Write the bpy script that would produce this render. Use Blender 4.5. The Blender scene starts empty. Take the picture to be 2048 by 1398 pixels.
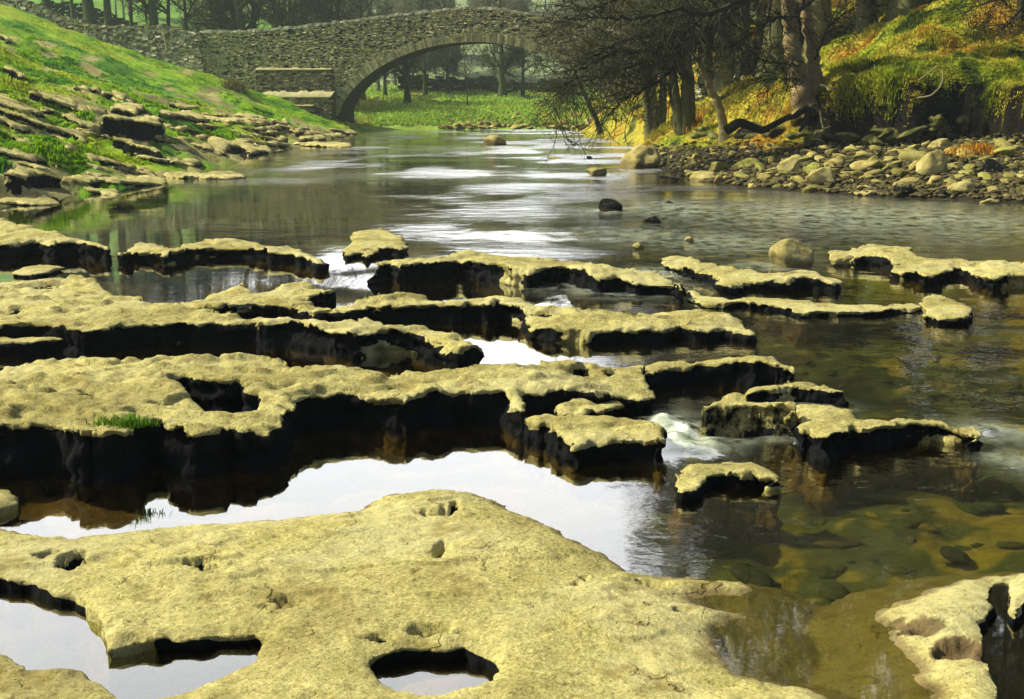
import bpy, math, random
import numpy as np
from math import radians, sin, cos, tan, pi

# ------------------------------------------------------------------ camera, sky, sun, exposure
scene = bpy.context.scene
C = scene.collection
FPX, CAMH, PITCH = 2472.0, 2.2, math.atan(502 / 2472.0)
cam_d = bpy.data.cameras.new('camera')
cam_d.sensor_width = 36.0
cam_d.lens = FPX / 2048.0 * 36.0
cam_d.clip_start, cam_d.clip_end = 0.1, 3000
cam = bpy.data.objects.new('camera', cam_d)
cam.location = (0, 0, CAMH)
cam.rotation_euler = (pi / 2 - PITCH, 0, 0)
C.objects.link(cam)
scene.camera = cam

SUN_AZ, SUN_EL = radians(84), radians(42)          # azimuth measured from +Y towards -X
world = bpy.data.worlds.new('World')
scene.world = world
world.use_nodes = True
wn = world.node_tree
sky = wn.nodes.new('ShaderNodeTexSky')
sky.sky_type = 'NISHITA'
sky.sun_disc = False
sky.sun_elevation = SUN_EL
sky.sun_rotation = -SUN_AZ
sky.dust_density = 4.0
sky.air_density = 1.0
sky.ozone_density = 1.0
bg = wn.nodes['Background']
bg.inputs['Strength'].default_value = 0.085
# unseen white cloud bank, added ahead only to whiten the water's reflections
_tc = wn.nodes.new('ShaderNodeTexCoord'); _sx = wn.nodes.new('ShaderNodeSeparateXYZ'); wn.links.new(_tc.outputs['Generated'], _sx.inputs[0])
_cn = wn.nodes.new('ShaderNodeTexNoise'); _cn.inputs['Scale'].default_value = 2.6; _cn.inputs['Detail'].default_value = 6; wn.links.new(_tc.outputs['Generated'], _cn.inputs['Vector'])
def _m(op, a, b):
    m = wn.nodes.new('ShaderNodeMath'); m.operation = op
    for i, v in ((0, a), (1, b)):
        if isinstance(v, (int, float)): m.inputs[i].default_value = v
        else: wn.links.new(v, m.inputs[i])
    return m.outputs[0]
_d = _m('ADD', _sx.outputs['Y'], _m('MULTIPLY', _m('SUBTRACT', _cn.outputs['Fac'], 0.5), 0.55))
_r = wn.nodes.new('ShaderNodeValToRGB'); _r.color_ramp.elements[0].position = 0.62; _r.color_ramp.elements[1].position = 0.84
wn.links.new(_d, _r.inputs[0])
_mx = wn.nodes.new('ShaderNodeMix'); _mx.data_type = 'RGBA'
wn.links.new(_r.outputs[0], _mx.inputs[0]); wn.links.new(sky.outputs[0], _mx.inputs[6])
CLOUD = 20.0
_mx.inputs[7].default_value = (CLOUD * .99, CLOUD * 1.0, CLOUD * .99, 1)
wn.links.new(_mx.outputs[2], bg.inputs['Color'])
sl = bpy.data.lights.new('sun', 'SUN')
sl.energy = 5.0
sl.angle = radians(0.53)
sl.color = (1.0, 0.965, 0.66)
so = bpy.data.objects.new('sun', sl)
so.rotation_euler = (pi / 2 - SUN_EL, 0, SUN_AZ + pi)
so.location = (-40, 10, 40)
C.objects.link(so)
scene.view_settings.view_transform = 'Standard'
scene.view_settings.look = 'None'
scene.view_settings.exposure = 0.55
scene.view_settings.gamma = 1.0
try:
    scene.cycles.use_denoising = True
    scene.cycles.max_bounces = 6
    scene.cycles.transparent_max_bounces = 12
    scene.cycles.caustics_reflective = False
    scene.cycles.caustics_refractive = False
    scene.cycles.sample_clamp_indirect = 4.0
except Exception:
    pass

# ------------------------------------------------------------------ helpers: projection, noise
def ray(u, v):
    r = (np.asarray(u, float) - 1024) / FPX
    t = (699 - np.asarray(v, float)) / FPX
    return np.stack([r, cos(PITCH) + sin(PITCH) * t, -sin(PITCH) + cos(PITCH) * t], -1)

def px(u, v, z=0.0):
    d = ray(u, v)
    k = (z - CAMH) / d[..., 2]
    return d * k[..., None] + np.array([0, 0, CAMH])

def pxd(u, v, y):
    """the point seen at pixel (u, v) at depth y"""
    d = ray(u, v)
    k = np.asarray(y, float) / d[..., 1]
    return d * k[..., None] + np.array([0, 0, CAMH])

def _h(ix, iy, iz, seed):
    n = (ix.astype(np.int64) * 374761393 + iy.astype(np.int64) * 668265263 + iz.astype(np.int64) * 2147483647 + seed * 1274126177) & 0xFFFFFFFF
    n = ((n ^ (n >> 13)) * 1274126177) & 0xFFFFFFFF
    n = ((n ^ (n >> 15)) * 2246822519) & 0xFFFFFFFF
    return ((n ^ (n >> 16)) & 0xFFFFFF) / float(0xFFFFFF) * 2 - 1

def noise(x, y, z=0.0, seed=0):
    x, y, z = np.broadcast_arrays(np.asarray(x, float), np.asarray(y, float), np.asarray(z, float))
    fx, fy, fz = np.floor(x), np.floor(y), np.floor(z)
    tx, ty, tz = x - fx, y - fy, z - fz
    tx, ty, tz = [t * t * t * (t * (t * 6 - 15) + 10) for t in (tx, ty, tz)]
    flat = not np.any(tz)
    def lay(k):
        a = _h(fx, fy, fz + k, seed); b = _h(fx + 1, fy, fz + k, seed)
        c = _h(fx, fy + 1, fz + k, seed); d = _h(fx + 1, fy + 1, fz + k, seed)
        return (a + (b - a) * tx) * (1 - ty) + (c + (d - c) * tx) * ty
    l0 = lay(0)
    return l0 if flat else l0 + (lay(1) - l0) * tz

def fbm(x, y, z=0.0, oct=4, seed=0, gain=0.5):
    s, a, f = 0.0, 1.0, 1.0
    for i in range(oct):
        s = s + a * noise(np.asarray(x) * f + 17.3 * i, np.asarray(y) * f - 9.1 * i, np.asarray(z) * f, seed + i)
        a *= gain; f *= 2.03
    return s

def sst(a, b, x):
    t = np.clip((x - a) / (b - a), 0, 1)
    return t * t * (3 - 2 * t)

def sdf(poly, X, Y):
    """signed distance to a polygon, positive inside"""
    P = np.asarray(poly, float); Q = np.roll(P, -1, 0)
    sh = X.shape; x = X.ravel(); y = Y.ravel()
    best = np.full(x.shape, 1e18); ins = np.zeros(x.shape, bool)
    for (ax, ay), (bx, by) in zip(P, Q):
        dx, dy = bx - ax, by - ay
        L = dx * dx + dy * dy + 1e-12
        t = np.clip(((x - ax) * dx + (y - ay) * dy) / L, 0, 1)
        best = np.minimum(best, (x - ax - t * dx) ** 2 + (y - ay - t * dy) ** 2)
        c = (ay > y) != (by > y)
        if c.any():
            ins[c] ^= x[c] < (bx - ax) * (y[c] - ay) / (by - ay + 1e-18) + ax
    d = np.sqrt(best)
    return np.where(ins, d, -d).reshape(sh)

# ------------------------------------------------------------------ helpers: meshes and objects
def mk(name, V, F, mat, parent=None, attrs=None, cols=None, smooth=True):
    V = np.ascontiguousarray(V, np.float32); F = np.ascontiguousarray(F, np.int32)
    k = F.shape[1]
    me = bpy.data.meshes.new(name)
    me.vertices.add(len(V)); me.vertices.foreach_set('co', V.ravel())
    me.loops.add(F.size); me.loops.foreach_set('vertex_index', F.ravel())
    me.polygons.add(len(F))
    me.polygons.foreach_set('loop_start', np.arange(0, F.size, k, dtype=np.int32))
    me.polygons.foreach_set('loop_total', np.full(len(F), k, np.int32))
    me.polygons.foreach_set('use_smooth', np.full(len(F), smooth, bool))
    for n, a in (attrs or {}).items():
        at = me.attributes.new(n, 'FLOAT', 'POINT')
        at.data.foreach_set('value', np.ascontiguousarray(a, np.float32).ravel())
    if cols is not None:
        at = me.attributes.new('col', 'FLOAT_COLOR', 'POINT')
        c4 = np.ones((len(V), 4), np.float32); c4[:, :3] = cols
        at.data.foreach_set('color', c4.ravel())
    me.materials.append(mat)
    me.update(calc_edges=True); me.validate()
    o = bpy.data.objects.new(name, me)
    C.objects.link(o)
    if parent is not None: o.parent = parent
    return o

def tag(o, label=None, cat=None, group=None, kind=None):
    if label: o['label'] = label
    if cat: o['category'] = cat
    if group: o['group'] = group
    if kind or cat: o['kind'] = kind or 'thing'
    return o

def empty(name, loc=(0, 0, 0)):
    o = bpy.data.objects.new(name, None)
    o.location = loc; o.empty_display_size = 0.3
    C.objects.link(o)
    return o

def grid_faces(ny, nx, keep=None):
    i = np.arange(ny * nx).reshape(ny, nx)
    f = np.stack([i[:-1, :-1], i[:-1, 1:], i[1:, 1:], i[1:, :-1]], -1).reshape(-1, 4)
    if keep is not None: f = f[keep.ravel()[f].any(1)]
    return f

def compact(V, F, *arrs):
    used = np.unique(F); m = np.full(len(V), -1, np.int64); m[used] = np.arange(len(used))
    return (V[used], m[F]) + tuple(a[used] for a in arrs)

# ------------------------------------------------------------------ materials
def newmat(name):
    m = bpy.data.materials.new(name); m.use_nodes = True
    nt = m.node_tree; nt.nodes.clear()
    return m, nt, nt.nodes.new('ShaderNodeOutputMaterial')

def N(nt, t, **kw):
    n = nt.nodes.new(t)
    for k, v in kw.items():
        if k in n.inputs: n.inputs[k].default_value = v
        else: setattr(n, k, v)
    return n

def ramp(nt, src, stops):
    r = nt.nodes.new('ShaderNodeValToRGB')
    el = r.color_ramp.elements
    while len(el) < len(stops): el.new(0.5)
    for e, (p, c) in zip(el, stops):
        e.position = p; e.color = (c, c, c, 1) if isinstance(c, (int, float)) else (*c, 1)
    nt.links.new(src, r.inputs[0])
    return r.outputs[0]

def tex(nt, co, scale, detail=5, rough=0.6, kind='noise', **kw):
    t = N(nt, 'ShaderNodeTexNoise' if kind == 'noise' else 'ShaderNodeTexVoronoi')
    t.inputs['Scale'].default_value = scale
    if kind == 'noise':
        t.inputs['Detail'].default_value = detail; t.inputs['Roughness'].default_value = rough
    for k, v in kw.items(): setattr(t, k, v)
    nt.links.new(co, t.inputs['Vector'])
    return t.outputs['Fac'] if kind == 'noise' else t.outputs['Distance']

def mixc(nt, fac, a, b, mode='MIX'):
    m = nt.nodes.new('ShaderNodeMix'); m.data_type = 'RGBA'; m.blend_type = mode
    for s, v in ((0, fac), (6, a), (7, b)):
        if isinstance(v, bpy.types.NodeSocket): nt.links.new(v, m.inputs[s])
        elif isinstance(v, (int, float)): m.inputs[s].default_value = v if s == 0 else (v, v, v, 1)
        else: m.inputs[s].default_value = (*v, 1)
    return m.outputs[2]

def math_(nt, op, a, b=0.0, clamp=False):
    m = nt.nodes.new('ShaderNodeMath'); m.operation = op; m.use_clamp = clamp
    for s, v in ((0, a), (1, b)):
        if isinstance(v, bpy.types.NodeSocket): nt.links.new(v, m.inputs[s])
        else: m.inputs[s].default_value = v
    return m.outputs[0]

def attr(nt, name, out='Fac'):
    a = nt.nodes.new('ShaderNodeAttribute'); a.attribute_name = name
    return a.outputs[out]

def principled(nt, out, col, rough=0.9, bump=None, bstr=0.5, bdist=0.02, spec=0.3):
    p = nt.nodes.new('ShaderNodeBsdfPrincipled')
    for k, v in (('Base Color', col), ('Roughness', rough), ('Specular IOR Level', spec)):
        if isinstance(v, bpy.types.NodeSocket): nt.links.new(v, p.inputs[k])
        else: p.inputs[k].default_value = (*v, 1) if k == 'Base Color' else v
    if bump is not None:
        b = nt.nodes.new('ShaderNodeBump')
        b.inputs['Strength'].default_value = bstr; b.inputs['Distance'].default_value = bdist
        nt.links.new(bump, b.inputs['Height']); nt.links.new(b.outputs[0], p.inputs['Normal'])
    nt.links.new(p.outputs[0], out.inputs['Surface'])
    return p

def rock_mat(name, c0, c1, c2, moss_shade_c=(0.006, 0.007, 0.009), fine=1.0, bd=0.02, vary=False):
    m, nt, out = newmat(name)
    co = nt.nodes.new('ShaderNodeTexCoord').outputs['Object']
    a = tex(nt, co, 1.7 * fine, 6, 0.65); b = tex(nt, co, 9 * fine, 6, 0.7); c = tex(nt, co, 55 * fine, 5, 0.75)
    col = mixc(nt, ramp(nt, a, [(0.36, 0.0), (0.64, 1.0)]), c0, c1)
    col = mixc(nt, ramp(nt, b, [(0.52, 0.0), (0.68, 0.65)]), col, c2)
    col = mixc(nt, ramp(nt, c, [(0.34, 0.85), (0.47, 0.0)]), col, (c2[0] * 0.45, c2[1] * 0.45, c2[2] * 0.45))
    col = mixc(nt, ramp(nt, c, [(0.54, 0.0), (0.66, 0.75)]), col, (min(c1[0] * 1.35, .8), min(c1[1] * 1.35, .8), min(c1[2] * 1.6, .7)))
    pt = tex(nt, co, 0.9 * fine, 4, 0.6); st = tex(nt, co, 3.3 * fine, 5, 0.7)
    col = mixc(nt, ramp(nt, pt, [(0.50, 0.0), (0.60, 0.38)]), col, (c1[0] * .80, c1[1] * .84, c1[2] * 1.15))
    col = mixc(nt, 1.0, col, ramp(nt, tex(nt, co, 0.55 * fine, 6, 0.75), [(0.36, (.60, .57, .52)), (0.5, (1, 1, 1)), (0.64, (1.08, 1.06, 1.0))]), 'MULTIPLY')
    col = mixc(nt, ramp(nt, st, [(0.52, 0.0), (0.66, 0.75)]), col, (c2[0] * 1.05, c2[1] * .92, c2[2] * .8))
    wv = nt.nodes.new('ShaderNodeVectorMath'); wv.operation = 'ADD'; nz = N(nt, 'ShaderNodeTexNoise'); nz.inputs['Scale'].default_value = 2.5 * fine; nz.inputs['Detail'].default_value = 5
    nt.links.new(co, nz.inputs['Vector']); nt.links.new(co, wv.inputs[0]); nt.links.new(nz.outputs['Color'], wv.inputs[1])
    vo = N(nt, 'ShaderNodeTexVoronoi'); vo.feature = 'DISTANCE_TO_EDGE'; vo.inputs['Scale'].default_value = 1.1 * fine; nt.links.new(wv.outputs[0], vo.inputs['Vector'])
    ck = math_(nt, 'MULTIPLY', ramp(nt, vo.outputs['Distance'], [(0.004, 1.0), (0.012, 0.0)]), ramp(nt, st, [(0.50, 0.0), (0.62, 0.6)]))
    col = mixc(nt, ck, col, (c2[0] * .3, c2[1] * .3, c2[2] * .3))
    oi = nt.nodes.new('ShaderNodeObjectInfo')
    if vary:
        col = mixc(nt, 1.0, col, ramp(nt, oi.outputs['Random'], [(0.0, (.38, .42, .34)), (.15, (.72, .78, .55)), (.5, (1.0, .98, .85)), (.8, (1.25, 1.2, 1.15)), (1.0, (.8, .95, .55))]), 'MULTIPLY')
    mo = attr(nt, 'moss_shade')
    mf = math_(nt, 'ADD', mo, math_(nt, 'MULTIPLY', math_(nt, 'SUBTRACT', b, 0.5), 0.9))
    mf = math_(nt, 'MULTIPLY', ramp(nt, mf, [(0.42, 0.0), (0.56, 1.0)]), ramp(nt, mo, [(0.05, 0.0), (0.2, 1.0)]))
    col = mixc(nt, mf, col, moss_shade_c)  # near-black moss colour also paints shade on the ledge walls
    wt = attr(nt, 'wet')
    col = mixc(nt, wt, col, mixc(nt, ramp(nt, b, [(.4, 0.0), (.65, 1.0)]), (0.060, 0.036, 0.020), (0.17, 0.105, 0.055)))
    h = math_(nt, 'SUBTRACT', math_(nt, 'ADD', math_(nt, 'MULTIPLY', b, 1.0), math_(nt, 'MULTIPLY', c, 0.45)), math_(nt, 'MULTIPLY', ck, 0.8))
    principled(nt, out, col, 0.95, h, 1.0, bd, 0.08)
    return m

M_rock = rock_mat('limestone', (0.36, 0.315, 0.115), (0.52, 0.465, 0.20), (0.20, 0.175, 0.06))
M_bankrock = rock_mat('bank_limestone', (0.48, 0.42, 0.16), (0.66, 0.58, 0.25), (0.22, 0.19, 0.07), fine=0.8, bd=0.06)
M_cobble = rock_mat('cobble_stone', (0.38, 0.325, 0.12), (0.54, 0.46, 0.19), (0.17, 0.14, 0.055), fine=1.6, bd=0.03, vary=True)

def col_mat(name, rough=0.95, scale=6.0, var=0.5, bd=0.05, bstr=0.6, spec=0.1, two=False):
    m, nt, out = newmat(name)
    co = nt.nodes.new('ShaderNodeTexCoord').outputs['Object']
    n = tex(nt, co, scale, 6, 0.7); n2 = tex(nt, co, scale * 6, 4, 0.7)
    f = ramp(nt, math_(nt, 'ADD', math_(nt, 'MULTIPLY', n, 0.6), math_(nt, 'MULTIPLY', n2, 0.4)), [(0.30, 1 - var), (0.70, 1 + var)])
    col = mixc(nt, 1.0, attr(nt, 'col', 'Color'), f, 'MULTIPLY')
    h = math_(nt, 'ADD', n, math_(nt, 'MULTIPLY', n2, 0.5))
    p = principled(nt, out, col, rough, h, bstr, bd, spec)
    return m

M_ground = col_mat('turf_and_soil', scale=2.2, var=0.55, bd=0.12, bstr=0.8)
def blade_mat():
    m, nt, out = newmat('grass_blades')
    c = attr(nt, 'col', 'Color')
    d = N(nt, 'ShaderNodeBsdfDiffuse'); t = N(nt, 'ShaderNodeBsdfTranslucent'); x = N(nt, 'ShaderNodeMixShader')
    nt.links.new(c, d.inputs['Color']); nt.links.new(mixc(nt, 1.0, c, (1.0, 1.0, .8), 'MULTIPLY'), t.inputs['Color'])
    # soft turf: shade the blades towards the upright of the sward they make up
    g = nt.nodes.new('ShaderNodeNewGeometry'); v = nt.nodes.new('ShaderNodeVectorMath'); v.operation = 'ADD'; v.inputs[1].default_value = (0, 0, 1.1)
    nt.links.new(g.outputs['Normal'], v.inputs[0]); w = nt.nodes.new('ShaderNodeVectorMath'); w.operation = 'NORMALIZE'; nt.links.new(v.outputs[0], w.inputs[0]); nt.links.new(w.outputs[0], d.inputs['Normal'])
    x.inputs[0].default_value = 0.4
    nt.links.new(d.outputs[0], x.inputs[1]); nt.links.new(t.outputs[0], x.inputs[2]); nt.links.new(x.outputs[0], out.inputs['Surface'])
    return m
M_blade = blade_mat()
M_stone = col_mat('masonry_stone', scale=5.0, var=0.45, bd=0.05, bstr=0.7)
M_bark = col_mat('bark', scale=3.0, var=0.35, bd=0.04, bstr=0.8)
M_bed = col_mat('river_bed', scale=3.0, var=0.6, bd=0.05, bstr=0.8)

# ------------------------------------------------------------------ terrain
SHORE_R = [(5.3, 91), (5.7, 80), (6.3, 70), (6.6, 63), (5.3, 52), (4.4, 42), (5.1, 35.5), (5.75, 30.8), (8.4, 28.2), (11.1, 26.8), (16, 25.5), (30, 23), (90, 15), (90, 400), (5.3, 400)]
LIP_R = [(5.5, 90), (5.9, 75), (6.1, 67), (7.3, 58), (8.0, 50), (8.9, 46), (9.5, 41.5), (10.2, 39.6), (11.3, 37.8), (13.5, 38.2), (15.3, 36.6), (22, 34), (90, 25), (90, 420), (5.5, 420)]

def shoreL(y):
    return -10.3 + 0.55 * noise(y / 3.1, 3.3, seed=5) + 0.35 * noise(y / 0.9, 1.3, seed=6) - 6 * sst(88, 110, y)

def zones(x, y):
    x = np.asarray(x, float); y = np.asarray(y, float)
    s = shoreL(y) - x
    rocky = sst(-1, 0.5, s) * (1 - sst(6.5, 10.5, s)) * (1 - sst(76, 84, y))
    q = (y + 0.25 * x + 0.7 * noise(x / 2.5, y / 4.0, seed=21)) / 2.4
    fr = q - np.floor(q)
    amp = 0.55 * (0.5 + 0.5 * noise(x / 3.0, np.floor(q) * 3.7, seed=22))
    zL = np.where(s < 0, 0.30 * s, 0.34 * s - 0.10 * np.exp(-s / 2)) + rocky * amp * (1 - fr) * sst(0.0, 0.12, fr)
    zL = zL + np.clip(s, 0, 1) * (0.14 * fbm(x / 2.6, y / 2.6, oct=3, seed=31) + 0.05 * fbm(x / 0.5, y / 0.5, oct=2, seed=33)) 
    zL = np.where(zL > 9, 9 + (zL - 9) * 0.55, zL)
    sR = sdf(SHORE_R, x, y); dl = sdf(LIP_R, x, y)
    dl = dl + (0.65 * noise(x / 1.6, y / 1.6, seed=41) + .3 * noise(x / .6, y / .6, seed=42)) * (1 - sst(4, 9, dl))
    cl_ = sst(9.3, 10.4, x) * (0.95 + .35 * noise(x / 2.3, y / 2.3, seed=45))
    beach = np.where(sR < 0, 0.12 * sR, 1.45 * (1 - np.exp(-sR * 0.15)))
    sl = 0.33 * np.clip(dl, 0, None)
    zR = beach + 1.55 * cl_ * sst(-0.12, 0.14, dl) + 1.1 * (1 - sst(9.3, 10.4, x)) * sst(-1.9, 0.9, dl) - .2 * np.exp(-np.clip(-dl, 0, None) / 1.2) * (dl < .14) + np.where(sl > 9, 9 + (sl - 9) * 0.5, sl)
    zR = zR + np.clip(sR, 0, 1) * (0.06 * fbm(x / 0.8, y / 0.8, oct=3, seed=43)) + sst(0, 2, dl) * 0.30 * fbm(x / 2.2, y / 2.2, oct=3, seed=44)
    sF = y - (91.5 + 1.2 * noise(x / 6, 0.5, seed=51) - 0.10 * np.abs(x - 5) * (x < 5))
    zF = np.where(sF < 0, 0.25 * sF, 0.9 * np.tanh(sF / 2.5) + 0.05 * sF + 0.13 * np.clip(sF - 42, 0, None))
    zF = zF + np.clip(sF / 3, 0, 1) * 0.25 * fbm(x / 5, y / 5, oct=3, seed=52)
    zF = zF + np.clip((np.abs(x + 3) - 25) / 60, 0, 2) * 6 * sst(0, 30, sF)
    zL = zL + np.clip(s / 2, 0, 1) * 0.35 * fbm(x / 5.0, y / 7.0, oct=2, seed=34)
    bed = -0.16 - 0.14 * sst(-.5, 1.5, x) - 0.15 * sst(12, 16, y) + 0.06 * fbm(x / 1.3, y / 1.3, oct=3, seed=61) + 0.04 * fbm(x / 0.25, y / 0.25, oct=2, seed=62) - 0.25 * sst(18, 30, y)
    return bed, zL, zR, zF, s, sR, dl, sF, rocky

def T(x, y):
    b, l, r, f = zones(x, y)[:4]
    return np.maximum(np.maximum(b, l), np.maximum(r, f))

_LN, _LM = 1100, 620
_ly = np.geomspace(2.0, 360, _LN); _lt = np.linspace(-.75, .75, _LM)
_LY, _LU = np.meshgrid(_ly, _lt, indexing='ij')
_LZ = T(_LY * _LU, _LY)
def TF(x, y):
    x = np.asarray(x, float); y = np.asarray(y, float)
    a = np.clip(np.log(np.maximum(y, 2.0) / 2.0) / np.log(180.0) * (_LN - 1), 0, _LN - 1.001); b = np.clip((x / np.maximum(y, .1) + .75) / 1.5 * (_LM - 1), 0, _LM - 1.001)
    i, j = a.astype(int), b.astype(int); fa, fb = a - i, b - j
    return (_LZ[i, j] * (1 - fa) + _LZ[i + 1, j] * fa) * (1 - fb) + (_LZ[i, j + 1] * (1 - fa) + _LZ[i + 1, j + 1] * fa) * fb

def hit(u, v, y0=18.0, y1=330.0, n=900):
    """where the view ray meets the ground"""
    u = np.atleast_1d(np.asarray(u, float)); v = np.atleast_1d(np.asarray(v, float))
    Y = np.geomspace(y0, y1, n)
    d = ray(u, v); d = d / d[:, 1:2]
    P = d[:, None, :] * Y[None, :, None]; P[..., 2] += CAMH
    below = P[..., 2] <= np.maximum(TF(P[..., 0], P[..., 1]), 0.0)
    i = np.where(below.any(1), below.argmax(1), n - 1)
    return P[np.arange(len(u)), i]

def paint(X, Y, pts, base, col):
    """blend intrinsic colour patches (world x, y, radius x, radius y, weight) into a colour array"""
    for (cx, cy, rx, ry, w) in pts:
        g = np.exp(-(((X - cx) / rx) ** 2 + ((Y - cy) / ry) ** 2) ** 1.5)
        g = np.clip(g * 1.5 + 0.5 * g * fbm(X * 3, Y * 3, oct=2, seed=77), 0, 1) * w
        base += (np.array(col) - base) * g[..., None]
    return base

GRASS = np.array((0.19, 0.34, 0.016)); GRASS_Y = np.array((0.31, 0.38, 0.028)); GRASS_D = np.array((0.07, 0.20, 0.015))
SOIL_SHADE = np.array((0.010, 0.008, 0.007)); SAND = np.array((0.42, 0.33, 0.15)); ROCKC = np.array((0.36, 0.31, 0.14))
ORANGE = np.array((0.34, 0.20, 0.022)); STRAW = np.array((0.36, 0.30, 0.04))

def lerp(a, b, t): return a + (np.asarray(b) - a) * np.asarray(t)[..., None]

def grass_col_L(x, y, seed=0):
    n = fbm(x / 2.2, y / 3.0, oct=4, seed=101); n2 = fbm(x / 0.6, y / 0.8, oct=3, seed=102)
    c = lerp(np.broadcast_to(GRASS, x.shape + (3,)).copy(), GRASS_Y, sst(0.1, 1.1, n + 0.4 * n2))
    c = lerp(c, GRASS_D, sst(0.15, 0.8, -n + 0.7 * n2))
    return c

def bank_col_R(x, y):
    n = fbm(x / 3.0, y / 3.0, oct=4, seed=111); n2 = fbm(x / 0.7, y / 0.7, oct=3, seed=112)
    far = sst(-0.25, 0.95, n + 0.35 * n2 + 0.30 * sst(10, 17, x) - 0.10)
    c = lerp(np.broadcast_to(np.array((0.20, 0.25, 0.018)), x.shape + (3,)).copy(), STRAW, sst(-0.8, 0.2, n + 0.5 * n2))
    c = lerp(c, ORANGE, sst(0.35, 0.85, far) * sst(-0.6, 0.5, n2 + 0.3))
    c = lerp(c, (0.05, 0.07, 0.015), sst(0.45, 1.0, -n2 - 0.4 * n))
    return c

_pp = hit([365, 372, 182, 95, 100, 105, 175, 190, 205, 335, 340, 300, 20, 15, 220, 215], [133, 148, 118, 90, 115, 140, 130, 145, 160, 168, 180, 148, 75, 95, 200, 188])
DIRT = [(p[0], p[1], r[0] * .72, r[1] * .72, r[2] * .9) for p, r in zip(_pp, [(.65, 2.2, .95), (.55, 1.5, .9), (.5, 1.4, .9), (.7, 1.6, .9), (.5, 1.4, .9), (.5, 1.2, .9), (.5, 1.4, .9), (.5, 1.2, .9), (.5, 1.2, .8), (.4, 1.2, .8), (.35, 1.0, .8), (.5, 1.0, .8), (.7, 1.4, .8), (.8, 1.2, .8), (.5, .9, .7), (.5, .9, .7)])]

def build_terrain():
    ny, nx = 1050, 460
    yy = np.geomspace(2.2, 345, ny); tt = np.linspace(tan(radians(-34)), tan(radians(34)), nx)
    Y, U = np.meshgrid(yy, tt, indexing='ij')
    X = Y * U
    bed, zL, zR, zF, s, sR, dl, sF, rocky = zones(X, Y)
    Zs = np.stack([bed, zL, zR, zF], -1); which = Zs.argmax(-1); Z = Zs.max(-1)
    # colours
    cb = np.broadcast_to(np.array((0.13, 0.075, 0.040)), X.shape + (3,)).copy()
    nb = fbm(X / 0.5, Y / 0.5, oct=3, seed=121)
    cb = lerp(cb, (0.060, 0.068, 0.026), sst(-.2, 1.2, X)); cb = lerp(cb, (0.19, 0.145, 0.03), sst(0.45, 0.8, nb + .3 * fbm(X / .12, Y / .12, oct=2, seed=125)) * sst(0, 1.5, X)); cb = lerp(cb, (0.025, 0.028, 0.015), sst(0.0, 0.7, -nb))
    cl = grass_col_L(X, Y)
    rk = sst(0.15, 0.5, rocky * (0.45 + 0.7 * fbm(X / 1.6, Y / 3.0, oct=3, seed=122)) - 0.25 + 0.5 * (1 - sst(0.3, 1.2, s)))
    cl = lerp(cl, ROCKC * (0.75 + 0.35 * fbm(X / 0.4, Y / 0.4, oct=2, seed=123))[..., None], np.clip(rk, 0, 1) * 0.9)
    cl = paint(X, Y, DIRT, cl, SAND)
    cr = bank_col_R(X, Y)
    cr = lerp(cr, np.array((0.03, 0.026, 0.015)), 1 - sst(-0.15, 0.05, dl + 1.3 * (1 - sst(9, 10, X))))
    cr = lerp(cr, SOIL_SHADE, (1 - sst(0.36, 0.6, np.abs(dl + 0.02))) * sst(8.6, 9.8, X))  # eroded earth blackened to paint in the shade under the turf lip
    fine = fbm(X / 3, Y / 8, oct=3, seed=124)
    cf = lerp(np.broadcast_to(np.array((0.24, 0.36, 0.055)), X.shape + (3,)).copy(), (0.17, 0.17, 0.04), sst(0.0, 0.9, fine))
    cf = lerp(cf, (0.20, 0.25, 0.13), sst(28, 46, sF + 6 * fine) * (X > -22))  # hill ground paled, distance haze painted into its colour
    cf = lerp(cf, (0.13, 0.26, 0.035), (X < -22) * sst(4, 10, sF))
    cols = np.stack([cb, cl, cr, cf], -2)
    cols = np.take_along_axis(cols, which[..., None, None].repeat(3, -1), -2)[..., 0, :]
    V = np.stack([X, Y, Z], -1).reshape(-1, 3); F = grid_faces(ny, nx)
    fw = which.ravel()[F[:, 0]]
    for k, (nm, lab) in enumerate((('riverbed', 0), ('grass_bank', 0), ('wooded_bank', 0), ('meadow', 0))):
        Fk = F[fw == k]
        v, f, c = compact(V, Fk, cols.reshape(-1, 3))
        tag(mk(nm, v, f, M_bed if k == 0 else M_ground, cols=c), kind='structure')
build_terrain()

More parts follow.
